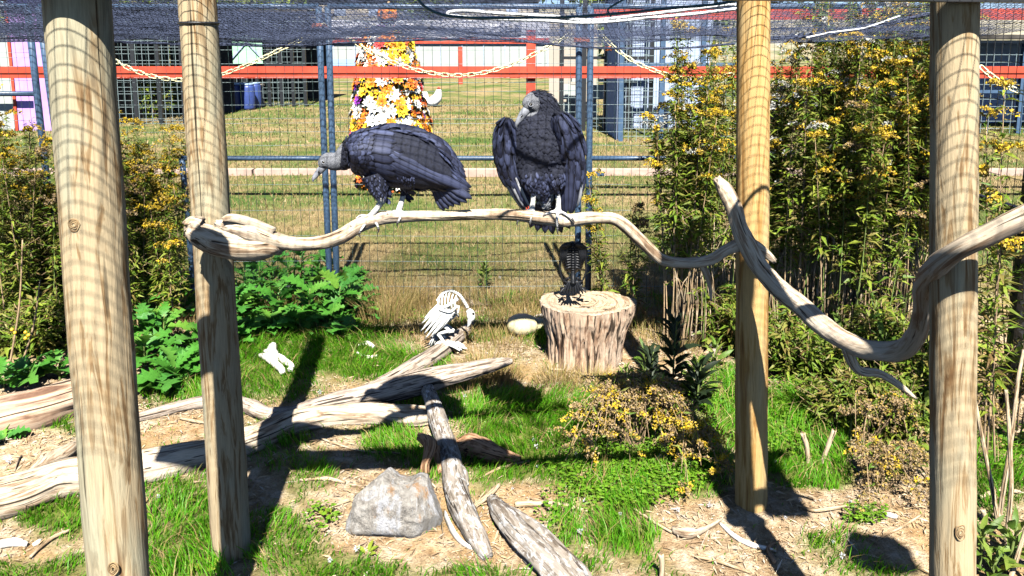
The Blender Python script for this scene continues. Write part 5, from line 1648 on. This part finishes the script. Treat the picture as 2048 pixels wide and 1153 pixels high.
collapsed(1262, 905, .32, .31, 52, 'collapsed brown and gold goldenrod lying over the grass right of the middle', 800, .33)
collapsed(1385, 945, .13, .20, 12, 'small drooping gold flower sprays at the right end of the collapsed goldenrod', 801, .5)
collapsed(1790, 985, .20, .16, 20, 'collapsed pale brown dried flower stems left of the right front post', 802, .05)
collapsed(1760, 900, .20, .22, 12, 'dim dried flower stems in the shade of the thicket on the right', 803, .15)
collapsed(1995, 860, .22, .26, 22, 'brown dry flower mass right of the nearest right post', 804, .12)
# horse nettle stalks with yellow berries at left
for q, (a_, b_, lab) in enumerate((((18, 740), (45, 480), 'tan stalk with yellow berries nearest the left edge'), ((42, 735), (80, 560), 'tan stalk with yellow berries left of the thick post'))):
    g = G(*a_); t_ = at(b_[0], b_[1], g[1])
    root = thing('nightshade_stalk', g, lab, 'plant stalk')
    MB().tube(np.array([g, (g + t_) / 2 + [.02, 0, 0], t_]), [.006, .005, .003], 6, n=12).build('stem', M['stem'], root)
    for k_ in range(2 + q):
        c = at(24 + q * 27 + (k_ % 2) * 6, 660 + q * 5 + k_ * 6, g[1] - .02)
        MB().tube(np.array([c - [0, 0, .010], c - [0, 0, .007], c, c + [0, 0, .007], c + [0, 0, .010]]), [.002, .007, .010, .007, .002], 10).build('berry', M['berry'], root)
# ------------------------------------------------------------------ vultures
def loft(mbx, secs, Y0, seg=24, dens=4):
    """secs: (px, py, rpx, depth_rpx, dY)"""
    S = np.array([list(s_) + [0] * (5 - len(s_)) for s_ in secs], float)
    n = (len(S) - 1) * dens + 1
    C = catmull(S, n)
    P = np.array([at(c[0], c[1], Y0 + c[4]) for c in C])
    T = unit(np.gradient(P, axis=0)); th = np.arange(seg) * 2 * math.pi / seg
    k = pxs(Y0, 330); V = []
    for i in range(n):
        dn = np.array([0, 1.0, 0]); u = np.cross(T[i], dn); u /= np.linalg.norm(u)
        V.append(P[i] + np.outer(np.cos(th) * max(C[i, 2], .5) * k, u) + np.outer(np.sin(th) * max(C[i, 3], .5) * k, dn))
    V = np.array(V).reshape(-1, 3)
    i = np.arange(n - 1)[:, None] * seg; j = np.arange(seg)[None]
    F = np.stack([i + j, i + (j + 1) % seg, i + seg + (j + 1) % seg, i + seg + j], -1).reshape(-1, 4)
    m_ = len(V); V = np.vstack([V, P[0], P[-1]]); jj = np.arange(seg); e = (n - 1) * seg
    mbx.add(V, [F, np.stack([np.full(seg, m_), (jj + 1) % seg, jj], -1), np.stack([np.full(seg, m_ + 1), e + jj, e + (jj + 1) % seg], -1)])


def remeshed(mbx, name, voxel, root, mats, zone, smooth_it=4):
    o = mbx.build(name + '_raw', M['down'])
    md = o.modifiers.new('r', 'REMESH'); md.mode = 'VOXEL'; md.voxel_size = voxel; md.adaptivity = 0
    ms = o.modifiers.new('s', 'SMOOTH'); ms.factor = .6; ms.iterations = smooth_it
    dg = bpy.context.evaluated_depsgraph_get(); ev = o.evaluated_get(dg)
    me = bpy.data.meshes.new_from_object(ev); me.name = name
    bpy.data.objects.remove(o)
    co = np.empty(len(me.vertices) * 3, np.float32); me.vertices.foreach_get('co', co); co = co.reshape(-1, 3)
    pc_ = np.empty(len(me.polygons) * 3, np.float32); me.polygons.foreach_get('center', pc_); pc_ = pc_.reshape(-1, 3)
    pn = np.empty(len(me.polygons) * 3, np.float32); me.polygons.foreach_get('normal', pn); pn = pn.reshape(-1, 3)
    pa = np.empty(len(me.polygons), np.float32); me.polygons.foreach_get('area', pa)
    px, py = topx(pc_)
    z = zone(px, py, pc_).astype(np.int32)
    me.materials.clear()
    for m in mats: me.materials.append(m)
    me.polygons.foreach_set('material_index', z)
    me.polygons.foreach_set('use_smooth', np.ones(len(z), bool))
    w = np.array(WL[root.name])
    me.vertices.foreach_set('co', (co - w).astype(np.float32).ravel())
    me.update()
    ob = bpy.data.objects.new(name, me); COL.objects.link(ob); ob.parent = root
    return ob, pc_, pn, pa, z, px, py


def polyline(P, s_):
    P = np.array(P, float); t = np.linspace(0, 1, len(P))
    return np.stack([np.interp(s_, t, P[:, i]) for i in range(P.shape[1])], -1)


def smoothline(P):
    Q = catmull(np.array(P, float), 60); return Q


class WingSurf:
    def __init__(w, top, bot, Y0, bulge, tipdy=0.0, base=0.0):
        w.t = smoothline(top); w.b = smoothline(bot); w.Y0 = Y0; w.bulge = bulge; w.base = base; w.tipdy = tipdy

    def __call__(w, s_, r):
        a = polyline(w.t, s_); b_ = polyline(w.b, s_); p = a * (1 - r) + b_ * r
        dy = w.base - w.bulge * math.sin(math.pi * (.12 + .80 * r)) * max(0, math.cos(min(1, max(0, s_)) * 1.25)) + w.tipdy * s_
        return at(p[0], p[1], w.Y0 + dy)

    def nrm(w, s_, r):
        e = .02; n = np.cross(w(s_ + e, r) - w(s_ - e, r), w(s_, r + e) - w(s_, r - e)); n = unit(n)
        if n[1] > 0: n = -n
        return n


def wing(root, W, rows, seed, k, name_c='covert_feathers', mat_c=None, mat_f=None, flights=None):
    """rows: (s, count, len_s, width_px, drift_r) ordered from tip to shoulder"""
    r = np.random.RandomState(seed); mbx = MB()
    # underlying wing panel
    ns, nr = 26, 14
    V = np.array([[W(min(.93, a) , b_) + np.array([0, .006, 0]) for b_ in np.linspace(.03, .97, nr)] for a in np.linspace(0, .93, ns)]).reshape(-1, 3)
    i = np.arange(ns - 1)[:, None] * nr; j = np.arange(nr - 1)[None]
    F = np.stack([i + j, i + j + 1, i + nr + j + 1, i + nr + j], -1).reshape(-1, 4)
    Vb = V + np.array([0, .012, 0])
    MB().add(V, F).add(Vb, F[:, ::-1]).build('wing_panel', M['down'], root)
    B, T_, N_, Wd = [], [], [], []
    for (s0, cnt, ls, wpx, dr, lift) in rows:
        for q in range(cnt):
            rr = (q + .5 + r.uniform(-.2, .2)) / cnt
            s1 = s0 + r.uniform(-.02, .02)
            b0 = W(s1, rr); n0 = W.nrm(s1, rr)
            se = min(1.05, s1 + ls * r.uniform(.9, 1.1)); re = min(1.0, max(0, rr + dr * (1 if True else 0) * (.5 - 0 * rr)))
            t0 = W(se, re)
            B.append(b0 + n0 * .001 + n0 * lift * .4); T_.append(t0 + n0 * (.004 + lift)); N_.append(n0); Wd.append(wpx * k * r.uniform(.85, 1.15))
    if B:
        feathers(mbx, np.array(B), np.array(T_), np.array(N_), np.array(Wd), .05)
        mbx.build(name_c, mat_c or M['feather'], root)
    for fl in (flights or []):
        (s0, r0, s1, r1, wpx, lift, mat) = fl
        b0, t0 = W(s0, r0), W(s1, r1); n0 = W.nrm(min(.9, (s0 + s1) / 2), min(.97, max(.03, (r0 + r1) / 2)))
        mb2 = MB(); feathers(mb2, [b0 + n0 * lift], [t0 + n0 * lift], [n0], wpx * k, .03); mb2.build('flight_feather', mat, root)


def bodyfeathers(root, name, pc_, pn, pa, sel, n, flow, L, Wd, mat, seed, lift=.004):
    r = np.random.RandomState(seed); idx = np.where(sel)[0]
    p = pa[idx] / pa[idx].sum(); ch = r.choice(idx, n, p=p)
    c, nn = pc_[ch].astype(float), pn[ch].astype(float)
    f = flow(c, nn); f = f + r.randn(n, 3) * .18
    f = unit(f - nn * (f * nn).sum(1, keepdims=True))
    Lr = L * r.uniform(.8, 1.3, n)[:, None]
    mbx = MB(); feathers(mbx, c - nn * .001, c + f * Lr + nn * lift, nn, Wd * r.uniform(.8, 1.2, n), .06)
    mbx.build(name, mat, root)


def toe(mbx, pts, Y, k, r0=4.2, r1=2.4):
    P = np.array([at(a[0], a[1], Y + (a[2] if len(a) > 2 else 0)) for a in pts])
    mbx.tube(P, np.linspace(r0, r1, len(P)) * k, 8, n=len(P) * 4, lump=.18, seed=int(pts[0][0]) % 70)


def claw(root, pts, Y, k):
    P = np.array([at(a[0], a[1], Y + (a[2] if len(a) > 2 else 0)) for a in pts])
    MB().tube(P, np.linspace(2.6, .5, len(P)) * k, 7, n=8).build('claw', M['claw'], root)


# ---- vulture one: leaning forward, facing left
Y1 = 2.385; k1 = pxs(Y1, 340)
base1 = at(770, 432, Y1)
v1 = thing('vulture', base1, 'black vulture leaning forward and looking left on the perch', 'vulture', 'black vultures on the perch')
mbx = MB()
loft(mbx, [(641, 334, 7, 6), (647, 327, 13, 11), (657, 322, 17, 14), (668, 324, 18, 15), (680, 322, 19, 17), (692, 314, 25, 22), (708, 308, 36, 32), (732, 306, 47, 40), (765, 308, 53, 44), (805, 316, 54, 43), (842, 332, 50, 38), (876, 350, 35, 28), (905, 368, 16, 14), (918, 376, 7, 7)], Y1, 28)
mbx.tube(np.array([at(748, 350, Y1 - .03), at(756, 374, Y1 - .035), at(762, 395, Y1 - .035), at(766, 408, Y1 - .03)]), np.array([28, 20, 12, 5]) * k1, 16, n=14)
mbx.tube(np.array([at(766, 398, Y1 - .03), at(755, 416, Y1 - .028), at(742, 432, Y1 - .026), at(735, 438, Y1 - .025)]), np.array([7, 6.2, 6.5, 7.5]) * k1, 12, n=14)
mbx.tube(np.array([at(815, 360, Y1 + .04), at(811, 376, Y1 + .04), at(808, 388, Y1 + .035)]), np.array([24, 13, 6]) * k1, 14, n=10)
mbx.tube(np.array([at(808, 384, Y1 + .035), at(803, 404, Y1 + .02), at(797, 424, Y1 + .01)]), np.array([6.2, 5.6, 7]) * k1, 12, n=10)
for pts in ([(738, 434, -.025), (722, 438, -.03), (708, 446, -.04), (703, 452, -.045)], [(735, 440, -.03), (728, 452, -.045), (720, 464, -.045)], [(740, 436, -.02), (752, 446, -.035), (757, 456, -.04)], [(738, 434, -.01), (722, 432, .01), (712, 438, .02)],
            [(797, 424, .0), (786, 424, -.015), (776, 428, -.025)], [(797, 425, .0), (800, 436, -.03), (796, 444, -.035)], [(797, 424, .0), (808, 426, -.01), (814, 432, -.02)]):
    toe(mbx, pts, Y1, k1)


def zone1(px, py, c):
    z = np.zeros(len(px), int)
    z[(px < 681 - (py - 322) * .10) & (py < 360)] = 1
    z[(py > 400 - (px < 780) * 3) & (px < 830)] = 2
    z[(px > 790) & (px < 825) & (py > 392)] = 2
    return z


_, pc_, pn, pa, z, px_, py_ = remeshed(mbx, 'body', .0032, v1, [M['down'], M['skin'], M['leg']], zone1)
for pts in ([(703, 452, -.045), (701, 458, -.045), (703, 464, -.04)], [(720, 464, -.045), (718, 470, -.04), (721, 476, -.035)], [(757, 456, -.04), (757, 463, -.035), (754, 468, -.03)], [(776, 428, -.025), (772, 433, -.025), (773, 439, -.02)], [(796, 444, -.035), (794, 450, -.03), (796, 456, -.025)]):
    claw(v1, pts, Y1, k1)
MB().tube(np.array([at(650, 330, Y1), at(643, 338, Y1), at(635, 347, Y1), at(629, 355, Y1), at(626, 361, Y1), at(627, 364, Y1)]), np.array([8.5, 7.5, 6, 4.8, 2.6, .8]) * k1, 12, n=22, flat=.7).build('beak', M['beak'], v1)
MB().tube(np.array([at(639, 342, Y1 - .010), at(636, 346, Y1 - .010)]), np.array([1.6, 1.0]) * k1, 6).build('nostril', M['eye'], v1)
c = at(647, 325, Y1 - 12.0 * k1)
mbx = MB(); mbx.tube(np.array([c + [0, .004, 0], c + [0, .001, 0], c + [0, -.002, 0]]), [.0056, .0054, .002], 12); mbx.build('eye', M['eye'], v1)
th = np.linspace(0, 6.283, 17); mbx = MB(); mbx.tube(np.stack([c[0] + .0065 * np.cos(th), c[1] + .001 + 0 * th, c[2] + .0060 * np.sin(th)], 1), .0016, 6, cap=False); mbx.build('eyelid', M['beak'], v1)
flow1 = lambda c, nn: np.tile(unit(np.array([1.0, 0, -.55])), (len(c), 1))
bodyfeathers(v1, 'back_feathers', pc_, pn, pa, (z == 0) & (px_ > 700) & (py_ < 395) & ((pc_[:, 1] > Y1 - .02) | (px_ < 716)), 300, flow1, .034, .017, M['feather'], 1)
bodyfeathers(v1, 'neck_feathers', pc_, pn, pa, (z == 0) & (px_ < 725) & (py_ < 380), 420, lambda c, nn: np.tile(unit(np.array([.8, 0, -.45])), (len(c), 1)), .016, .007, M['down'], 2, .002)
bodyfeathers(v1, 'thigh_feathers', pc_, pn, pa, (z == 0) & (px_ < 830) & (py_ > 350), 420, lambda c, nn: np.tile(unit(np.array([.1, 0, -1])), (len(c), 1)), .012, .006, M['feather'], 3, .003)
W1 = WingSurf([(694, 290), (705, 272), (745, 262), (800, 276), (850, 306), (900, 340), (938, 378)], [(702, 334), (722, 346), (752, 359), (800, 372), (850, 379), (898, 374), (938, 392)], Y1, .090, .050, -.015)
fl = []
for q in range(9):     # secondaries and primaries, lower edge first
    f = q / 8
    fl.append((.30 + .12 * f, .93 - .55 * f, .74 + .30 * f, .97 - .62 * f, 17 - 3 * f, .0035 + .0016 * q, M['feather_dark']))
for q in range(5):
    f = q / 4
    fl.append((.42 + .1 * f, .22 - .18 * f, .98 + .03 * f, .38 - .2 * f, 13, .010 + .0015 * q, M['feather_dark']))
rows = []
for q, s0 in enumerate(np.linspace(.40, -.02, 14)):
    rows.append((s0, 12 if s0 < .27 else 9, .10 if s0 < .27 else .19, 13 if s0 < .27 else 18, .0, .004 + .0015 * q if s0 >= .3 else .012))
wing(v1, W1, rows, 5, k1, flights=fl)
# far wing along the back
W1b = WingSurf([(720, 268), (760, 252), (800, 251), (850, 262), (885, 285), (912, 315), (926, 334)], [(745, 268), (790, 275), (830, 290), (870, 315), (900, 340), (925, 362), (940, 384)], Y1 + .03, .03, .03, 0)
wing(v1, W1b, [(s0, 5, .22, 17, 0, .004) for s0 in np.linspace(.6, 0, 9)], 6, k1, 'far_wing_feathers', flights=[(.45 + .05 * q, .1 + .18 * q, .98, .08 + .2 * q, 15, .006 + .001 * q, M['feather_dark']) for q in range(5)])
for q, (tx, ty) in enumerate([(944, 398), (934, 406), (921, 411), (908, 414), (897, 419), (888, 422)]):
    mbx = MB(); b0 = at(872 - q * 1.5, 352 + q * 2.5, Y1 - .012 + q * .006); t0 = at(tx, ty, Y1 - .02 + q * .007)
    feathers(mbx, [b0], [t0], [(0.1, -1, .2)], 19 * k1, .03); mbx.build('tail_feather', M['feather_dark'], v1)

# ---- vulture two: upright, head turned left
Y2 = 2.50; k2 = pxs(Y2, 320)
v2 = thing('vulture', at(1090, 430, Y2), 'black vulture perched upright with drooping wings and a hooded pale face', 'vulture', 'black vultures on the perch')
mbx = MB()
loft(mbx, [(1092, 412, 8, 8), (1091, 396, 20, 18), (1086, 368, 43, 34), (1081, 332, 55, 42), (1081, 295, 57, 42, -.005), (1082, 262, 54, 37, -.006), (1086, 240, 44, 30, -.006), (1089, 222, 31, 25, -.005), (1084, 208, 26, 22, -.012), (1070, 205, 23, 20, -.02), (1058, 209, 17, 15, -.026), (1050, 216, 9, 8, -.03)], Y2, 28)
mbx.tube(np.array([at(1064, 335, Y2 - .03), at(1062, 358, Y2 - .045), at(1065, 376, Y2 - .045), at(1067, 386, Y2 - .042)]), np.array([26, 19, 11, 6]) * k2, 16, n=12)
mbx.tube(np.array([at(1067, 382, Y2 - .042), at(1066, 404, Y2 - .045), at(1063, 422, Y2 - .05)]), np.array([6, 5, 6.5]) * k2, 12, n=10)
mbx.tube(np.array([at(1108, 332, Y2 - .03), at(1113, 356, Y2 - .045), at(1115, 374, Y2 - .045), at(1116, 384, Y2 - .042)]), np.array([28, 20, 11, 6]) * k2, 16, n=12)
mbx.tube(np.array([at(1115, 380, Y2 - .042), at(1117, 404, Y2 - .045), at(1116, 422, Y2 - .05)]), np.array([6, 5, 6.5]) * k2, 12, n=10)
for pts in ([(1063, 422, -.05), (1048, 424, -.06), (1039, 432, -.072), (1036, 441, -.075)], [(1063, 424, -.052), (1062, 434, -.075), (1061, 443, -.08)], [(1064, 423, -.05), (1073, 428, -.06), (1078, 434, -.07)],
            [(1116, 422, -.05), (1102, 425, -.06), (1090, 429, -.07)], [(1116, 424, -.052), (1114, 438, -.08), (1115, 456, -.08)], [(1117, 423, -.05), (1130, 428, -.06), (1144, 438, -.07)]):
    toe(mbx, pts, Y2, k2)


def zone2(px, py, c):
    z = np.zeros(len(px), int)
    z[(px < 1079 - (py - 208) * .12) & (((px - 1059) / 21.) ** 2 + ((py - 209) / 24.) ** 2 < 1.0)] = 1
    z[(py > 383) & ((abs(px - 1065) < 16) | (abs(px - 1117) < 16)) & (c[:, 1] < Y2 - .028)] = 2
    z[py > 417] = 2
    z[(py > 383) & (py < 418) & (abs(px - 1091) < 17) & (c[:, 1] > Y2 - .03)] = 3
    return z


_, pc_, pn, pa, z, px_, py_ = remeshed(mbx, 'body', .0032, v2, [M['down'], M['skin'], M['leg'], M['feather_silver']], zone2)
for pts in ([(1036, 441, -.075), (1034, 447, -.072), (1036, 453, -.068)], [(1061, 443, -.08), (1060, 449, -.078), (1061, 454, -.07)], [(1078, 434, -.07), (1080, 440, -.07), (1079, 446, -.066)], [(1090, 429, -.07), (1086, 434, -.07), (1086, 440, -.07)],
            [(1115, 456, -.08), (1115, 464, -.078), (1117, 471, -.07)], [(1144, 438, -.07), (1148, 444, -.068), (1147, 450, -.065)]):
    claw(v2, pts, Y2, k2)
yb = Y2 - .03
MB().tube(np.array([at(1056, 216, yb), at(1049, 225, yb - .004), at(1042, 235, yb - .006), at(1036, 245, yb - .006), at(1033, 252, yb - .005), at(1034, 257, yb - .003)]), np.array([10, 9, 7.5, 5.5, 3, .8]) * k2, 12, n=22, flat=.75).build('beak', M['beak'], v2)
MB().tube(np.array([at(1045, 231, yb - .016), at(1042, 235, yb - .015)]), np.array([1.6, 1.0]) * k2, 6).build('nostril', M['eye'], v2)
c = at(1062, 209, Y2 - .022 - 18.5 * k2)
MB().tube(np.array([c + [0, .004, 0], c + [0, .001, 0], c + [0, -.002, 0]]), [.0055, .0052, .002], 12).build('eye', M['eye'], v2)
MB().tube(np.stack([c[0] + .0085 * np.cos(th), c[1] + .002 + 0 * th, c[2] + .0075 * np.sin(th)], 1), .0020, 6, cap=False).build('eyelid', M['beak'], v2)
down2 = lambda c, nn: np.tile(unit(np.array([0, 0, -1.0])), (len(c), 1))
bodyfeathers(v2, 'breast_feathers', pc_, pn, pa, (z == 0) & (py_ > 235) & (py_ < 350), 620, down2, .022, .013, M['down'], 11, .002)
bodyfeathers(v2, 'hood_feathers', pc_, pn, pa, (z == 0) & (py_ < 262), 520, lambda c, nn: np.tile(unit(np.array([.5, 0, -.8])), (len(c), 1)), .015, .007, M['down'], 12, .002)
bodyfeathers(v2, 'belly_feathers', pc_, pn, pa, (z == 0) & (py_ > 345), 420, down2, .022, .011, M['feather'], 13, .004)
bodyfeathers(v2, 'undertail_feathers', pc_, pn, pa, (z == 3), 60, down2, .022, .012, M['feather_silver'], 14, .004)
# right hand wing in the picture
W2 = WingSurf([(1102, 232), (1106, 270), (1112, 310), (1118, 350), (1122, 390), (1126, 428)], [(1128, 222), (1158, 250), (1169, 300), (1168, 340), (1162, 385), (1146, 428)], Y2, .075, .03, -.012)
fl = [(.42 + .03 * q, .92 - .14 * q, .98 + .01 * (q % 3), .90 - .13 * q, 13, .004 + .002 * q, M['feather_dark']) for q in range(7)]
fl += [(.55, .99, .80, 1.06, 15, .002, M['feather_dark']), (.6, .98, .93, 1.05, 14, .003, M['feather_silver'])]
wing(v2, W2, [(s0, 5, .20, 17, 0, .004 if s0 > .3 else .008) for s0 in np.linspace(.55, -.03, 12)], 15, k2, flights=fl)
# left hand wing in the picture, held away from the body
W3 = WingSurf([(1012, 236), (992, 252), (987, 290), (993, 330), (1008, 366), (1030, 400), (1046, 420)], [(1018, 236), (1034, 256), (1041, 295), (1044, 335), (1051, 370), (1060, 400), (1067, 422)], Y2 - .005, .055, .03, 0)
fl = [(.50 + .02 * q, .04 + .11 * q, 1.0 - .012 * q, .05 + .13 * q, 11, .004 + .0012 * q, M['feather_silver'] if q in (0, 1, 3, 5) else M['feather_dark']) for q in range(8)]
wing(v2, W3, [(s0, 5, .18, 15, 0, .004 if s0 > .3 else .007) for s0 in np.linspace(.52, -.03, 11)], 16, k2, flights=fl)
for q, (tx, ty) in enumerate([(1060, 456), (1074, 463), (1090, 467), (1106, 469), (1124, 466), (1140, 458)]):
    mbx = MB(); feathers(mbx, [at(1086 + q * 2.5, 392, Y2 + .012 + .003 * (q % 2))], [at(tx, ty, Y2 + .06 + .004 * (q % 2))], [(0, -1, .1)], 20 * k2, .03); mbx.build('tail_feather', M['feather_dark'], v2)

# ------------------------------------------------------------------ white plastic bird skeleton on the log
SY = G(905, 712)[1] + .03; k = pxs(SY, 650)
def sp(px, py, dy=0): return at(px, py, SY + dy)
root = thing('white_bird_skeleton', sp(895, 695), 'white plastic bird skeleton bending its head down on the log', 'skeleton')
MB().tube(np.array([sp(936, 620), sp(941, 627), sp(942, 636), sp(939, 643)]), np.array([5, 8.5, 8.5, 5]) * k, 12, n=12, flat=.8).build('skull', M['plastic_white'], root)
MB().tube(np.array([sp(940, 640), sp(938, 649), sp(935, 655)]), np.array([5.5, 3.5, .8]) * k, 8, n=8).build('beak', M['plastic_white'], root)
c = sp(946, 628, -.018); MB().tube(np.array([c, c + [0, .006, 0]]), 2.6 * k, 8).build('eye_socket', M['eye'], root)
mbx = MB(); P = catmull([sp(875, 602), sp(885, 588), sp(902, 582), sp(918, 590), sp(928, 603), sp(936, 617)], 23)
for q in range(22): mbx.tube(np.array([P[q], P[q] * .25 + P[q + 1] * .75]), [3.6 * k, 2.6 * k], 7)
mbx.tube(P, 1.8 * k, 6); mbx.build('spine', M['plastic_white'], root)
for q in range(6):
    x0, y0 = 880 + q * 6.5, 592 - min(q, 3) * 2 + max(0, q - 3) * 3
    for sgn in (-1, 1):
        MB().tube(np.array([sp(x0, y0), sp(x0 - 3, y0 + 12, sgn * .055), sp(x0 - 2, y0 + 28, sgn * .055), sp(x0 + 5, y0 + 42, sgn * .012)]), 1.9 * k, 6, n=14).build('rib', M['plastic_white'], root)
MB().tube(np.array([sp(918, 612), sp(915, 626), sp(900, 640), sp(886, 650)]), np.array([2.5, 5, 5, 3]) * k, 8, n=12, flat=.5).build('breastbone', M['plastic_white'], root)
for sgn in (-1, 1):
    dy = sgn * .065
    MB().tube(np.array([sp(915, 598, dy * .5), sp(895, 612, dy), sp(878, 618, dy)]), np.array([4, 3, 3.5]) * k, 8, n=10).build('wing_arm', M['plastic_white'], root)
    MB().tube(np.array([sp(878, 618, dy), sp(900, 624, dy * 1.1), sp(915, 612, dy * 1.1)]), np.array([3.5, 2.6, 3]) * k, 8, n=10).build('wing_arm', M['plastic_white'], root)
    tips = [(848, 638), (843, 648), (846, 656), (841, 663), (848, 668), (856, 670), (850, 678), (860, 676), (868, 670), (876, 664)]
    for q, (tx, ty) in enumerate(tips):
        f = q / (len(tips) - 1)
        b0 = sp(876 + 32 * f, 610 + 14 * f, dy * 1.05); t0 = sp(tx, ty, dy * .7 + .004 * (q % 2))
        MB().tube(np.array([b0, (b0 + t0) / 2 + [.0, 0, -.002], t0]), np.array([2.2, 3.4, .7]) * k, 6, n=9, flat=.45).build('wing_blade', M['plastic_white'], root)
for q in range(6):
    MB().tube(np.array([sp(876 - q, 655), sp(858 + q * 3.5, 690 + (q % 2) * 3, (q - 2.5) * .012)]), np.array([2.4, 1.2]) * k, 6, n=4).build('tail_blade', M['plastic_white'], root)
for sgn in (-1, 1):
    dy = sgn * .03; ox = 0 if sgn < 0 else 8
    MB().tube(np.array([sp(884 + ox, 650, dy), sp(900 + ox, 662, dy)]), np.array([3.6, 3.2]) * k, 8, n=6).build('thigh_bone', M['plastic_white'], root)
    MB().tube(np.array([sp(900 + ox, 662, dy), sp(876 + ox, 668, dy)]), np.array([3.4, 3]) * k, 8, n=6).build('shin_bone', M['plastic_white'], root)
    MB().tube(np.array([sp(876 + ox, 668, dy), sp(890 + ox, 688, dy)]), np.array([3.4, 3.4]) * k, 8, n=6).build('foot_bone', M['plastic_white'], root)
    for ex, ey, dd in ((930, 698, -.01), (925, 692, .02), (920, 702, -.035), (870, 690, 0)):
        MB().tube(np.array([sp(888 + ox, 687, dy), sp((888 + ex) / 2 + ox, (687 + ey) / 2 - 3, dy + dd * .5), sp(ex + ox * .5, ey, dy + dd)]), np.array([4, 3.6, 1.2]) * k, 8, n=9).build('toe', M['plastic_white'], root)

# ------------------------------------------------------------------ black plastic bird skeleton on the stump (seen from behind)
KY = SYc - .06; k = pxs(KY, 540)
def kp(px, py, dy=0): return at(px, py, KY + dy)
root = thing('black_bird_skeleton', kp(1146, 590), 'black plastic bird skeleton seen from behind on the tree stump', 'skeleton')
PB = M['plastic_black']
mbx = MB(); P = catmull([kp(1146, 492), kp(1146, 520, -.01), kp(1146, 545, -.02), kp(1146, 560, -.03)], 17)
for q in range(16): mbx.tube(np.array([P[q], P[q] * .2 + P[q + 1] * .8]), [4.6 * k, 3.4 * k], 7)
mbx.tube(P, 2.5 * k, 6); mbx.build('spine', PB, root)
MB().tube(np.array([kp(1146, 488, .03), kp(1146, 500, .04), kp(1146, 520, .04), kp(1146, 540, .03), kp(1146, 548, .02)]), np.array([9, 18, 20, 15, 5]) * k, 18, n=16, flat=.8).build('ribcage', PB, root)
for q in range(9):
    y0 = 492 + q * 5.2; w_ = 22 - 1.2 * abs(q - 3)
    for sgn in (-1, 1):
        MB().tube(np.array([kp(1146, y0), kp(1146 + sgn * w_ * .75, y0 + 3, -.004), kp(1146 + sgn * w_, y0 + 6, .035), kp(1146 + sgn * w_ * .5, y0 + 10, .085)]), np.array([2.4, 2.5, 2.2, 1.6]) * k, 7, n=14).build('rib', PB, root)
for sgn in (-1, 1):
    MB().tube(np.array([kp(1146 + sgn * 4, 490, 0), kp(1146 + sgn * 14, 492, -.02), kp(1146 + sgn * 22, 500, -.01), kp(1146 + sgn * 24, 520, .0)]), np.array([6, 7, 6, 4]) * k, 10, n=16, flat=.6).build('shoulder_blade', PB, root)
    for q in range(6):
        MB().tube(np.array([kp(1146 + sgn * (10 + 2.6 * q), 494, -.012), kp(1146 + sgn * (14 + 2.2 * q), 512, -.018), kp(1146 + sgn * (12 + 2.4 * q), 528 + (q % 2) * 5, -.01)]), np.array([3, 3.6, .8]) * k, 6, n=9, flat=.5).build('wing_blade', PB, root)
    MB().tube(np.array([kp(1146 + sgn * 22, 506, 0), kp(1146 + sgn * 27, 535, .0), kp(1146 + sgn * 20, 560, 0), kp(1146 + sgn * 10, 566, 0)]), np.array([2.6, 2.0, 1.8, 1.6]) * k, 7, n=12).build('wing_arm', PB, root)
    MB().tube(np.array([kp(1146 + sgn * 8, 556, 0), kp(1146 + sgn * 18, 566, .02), kp(1146 + sgn * 12, 580, .0)]), np.array([3, 2.6, 2.6]) * k, 7, n=12).build('leg_bone', PB, root)
    for q in range(4):
        MB().tube(np.array([kp(1146 + sgn * 12, 580, 0), kp(1146 + sgn * (18 + 2 * q), 577, .01 * q), kp(1146 + sgn * (26 - 1 * q), 586 - q, .012 * q - .02)]), np.array([3, 2.6, 1]) * k, 6, n=8).build('toe', PB, root)
MB().tube(np.array([kp(1146, 545, -.03), kp(1146, 556, -.045), kp(1146, 566, -.05)]), np.array([7, 11, 14]) * k, 14, n=10, flat=.5).build('pelvis', PB, root)
MB().tube(np.array([kp(1146, 484, .02), kp(1146, 492, .02), kp(1146, 500, .02)]), np.array([6, 11, 9]) * k, 12, n=10).build('skull', PB, root)
for q in range(7):
    f = (q - 3) / 3
    MB().tube(np.array([kp(1146 + f * 8, 562, -.055), kp(1146 + f * 14, 575, -.062), kp(1146 + f * 20, 588 + 3 * (1 - abs(f)), -.07)]), np.array([2.6, 2.8, 1.4]) * k, 7, n=8).build('tail_blade', PB, root)
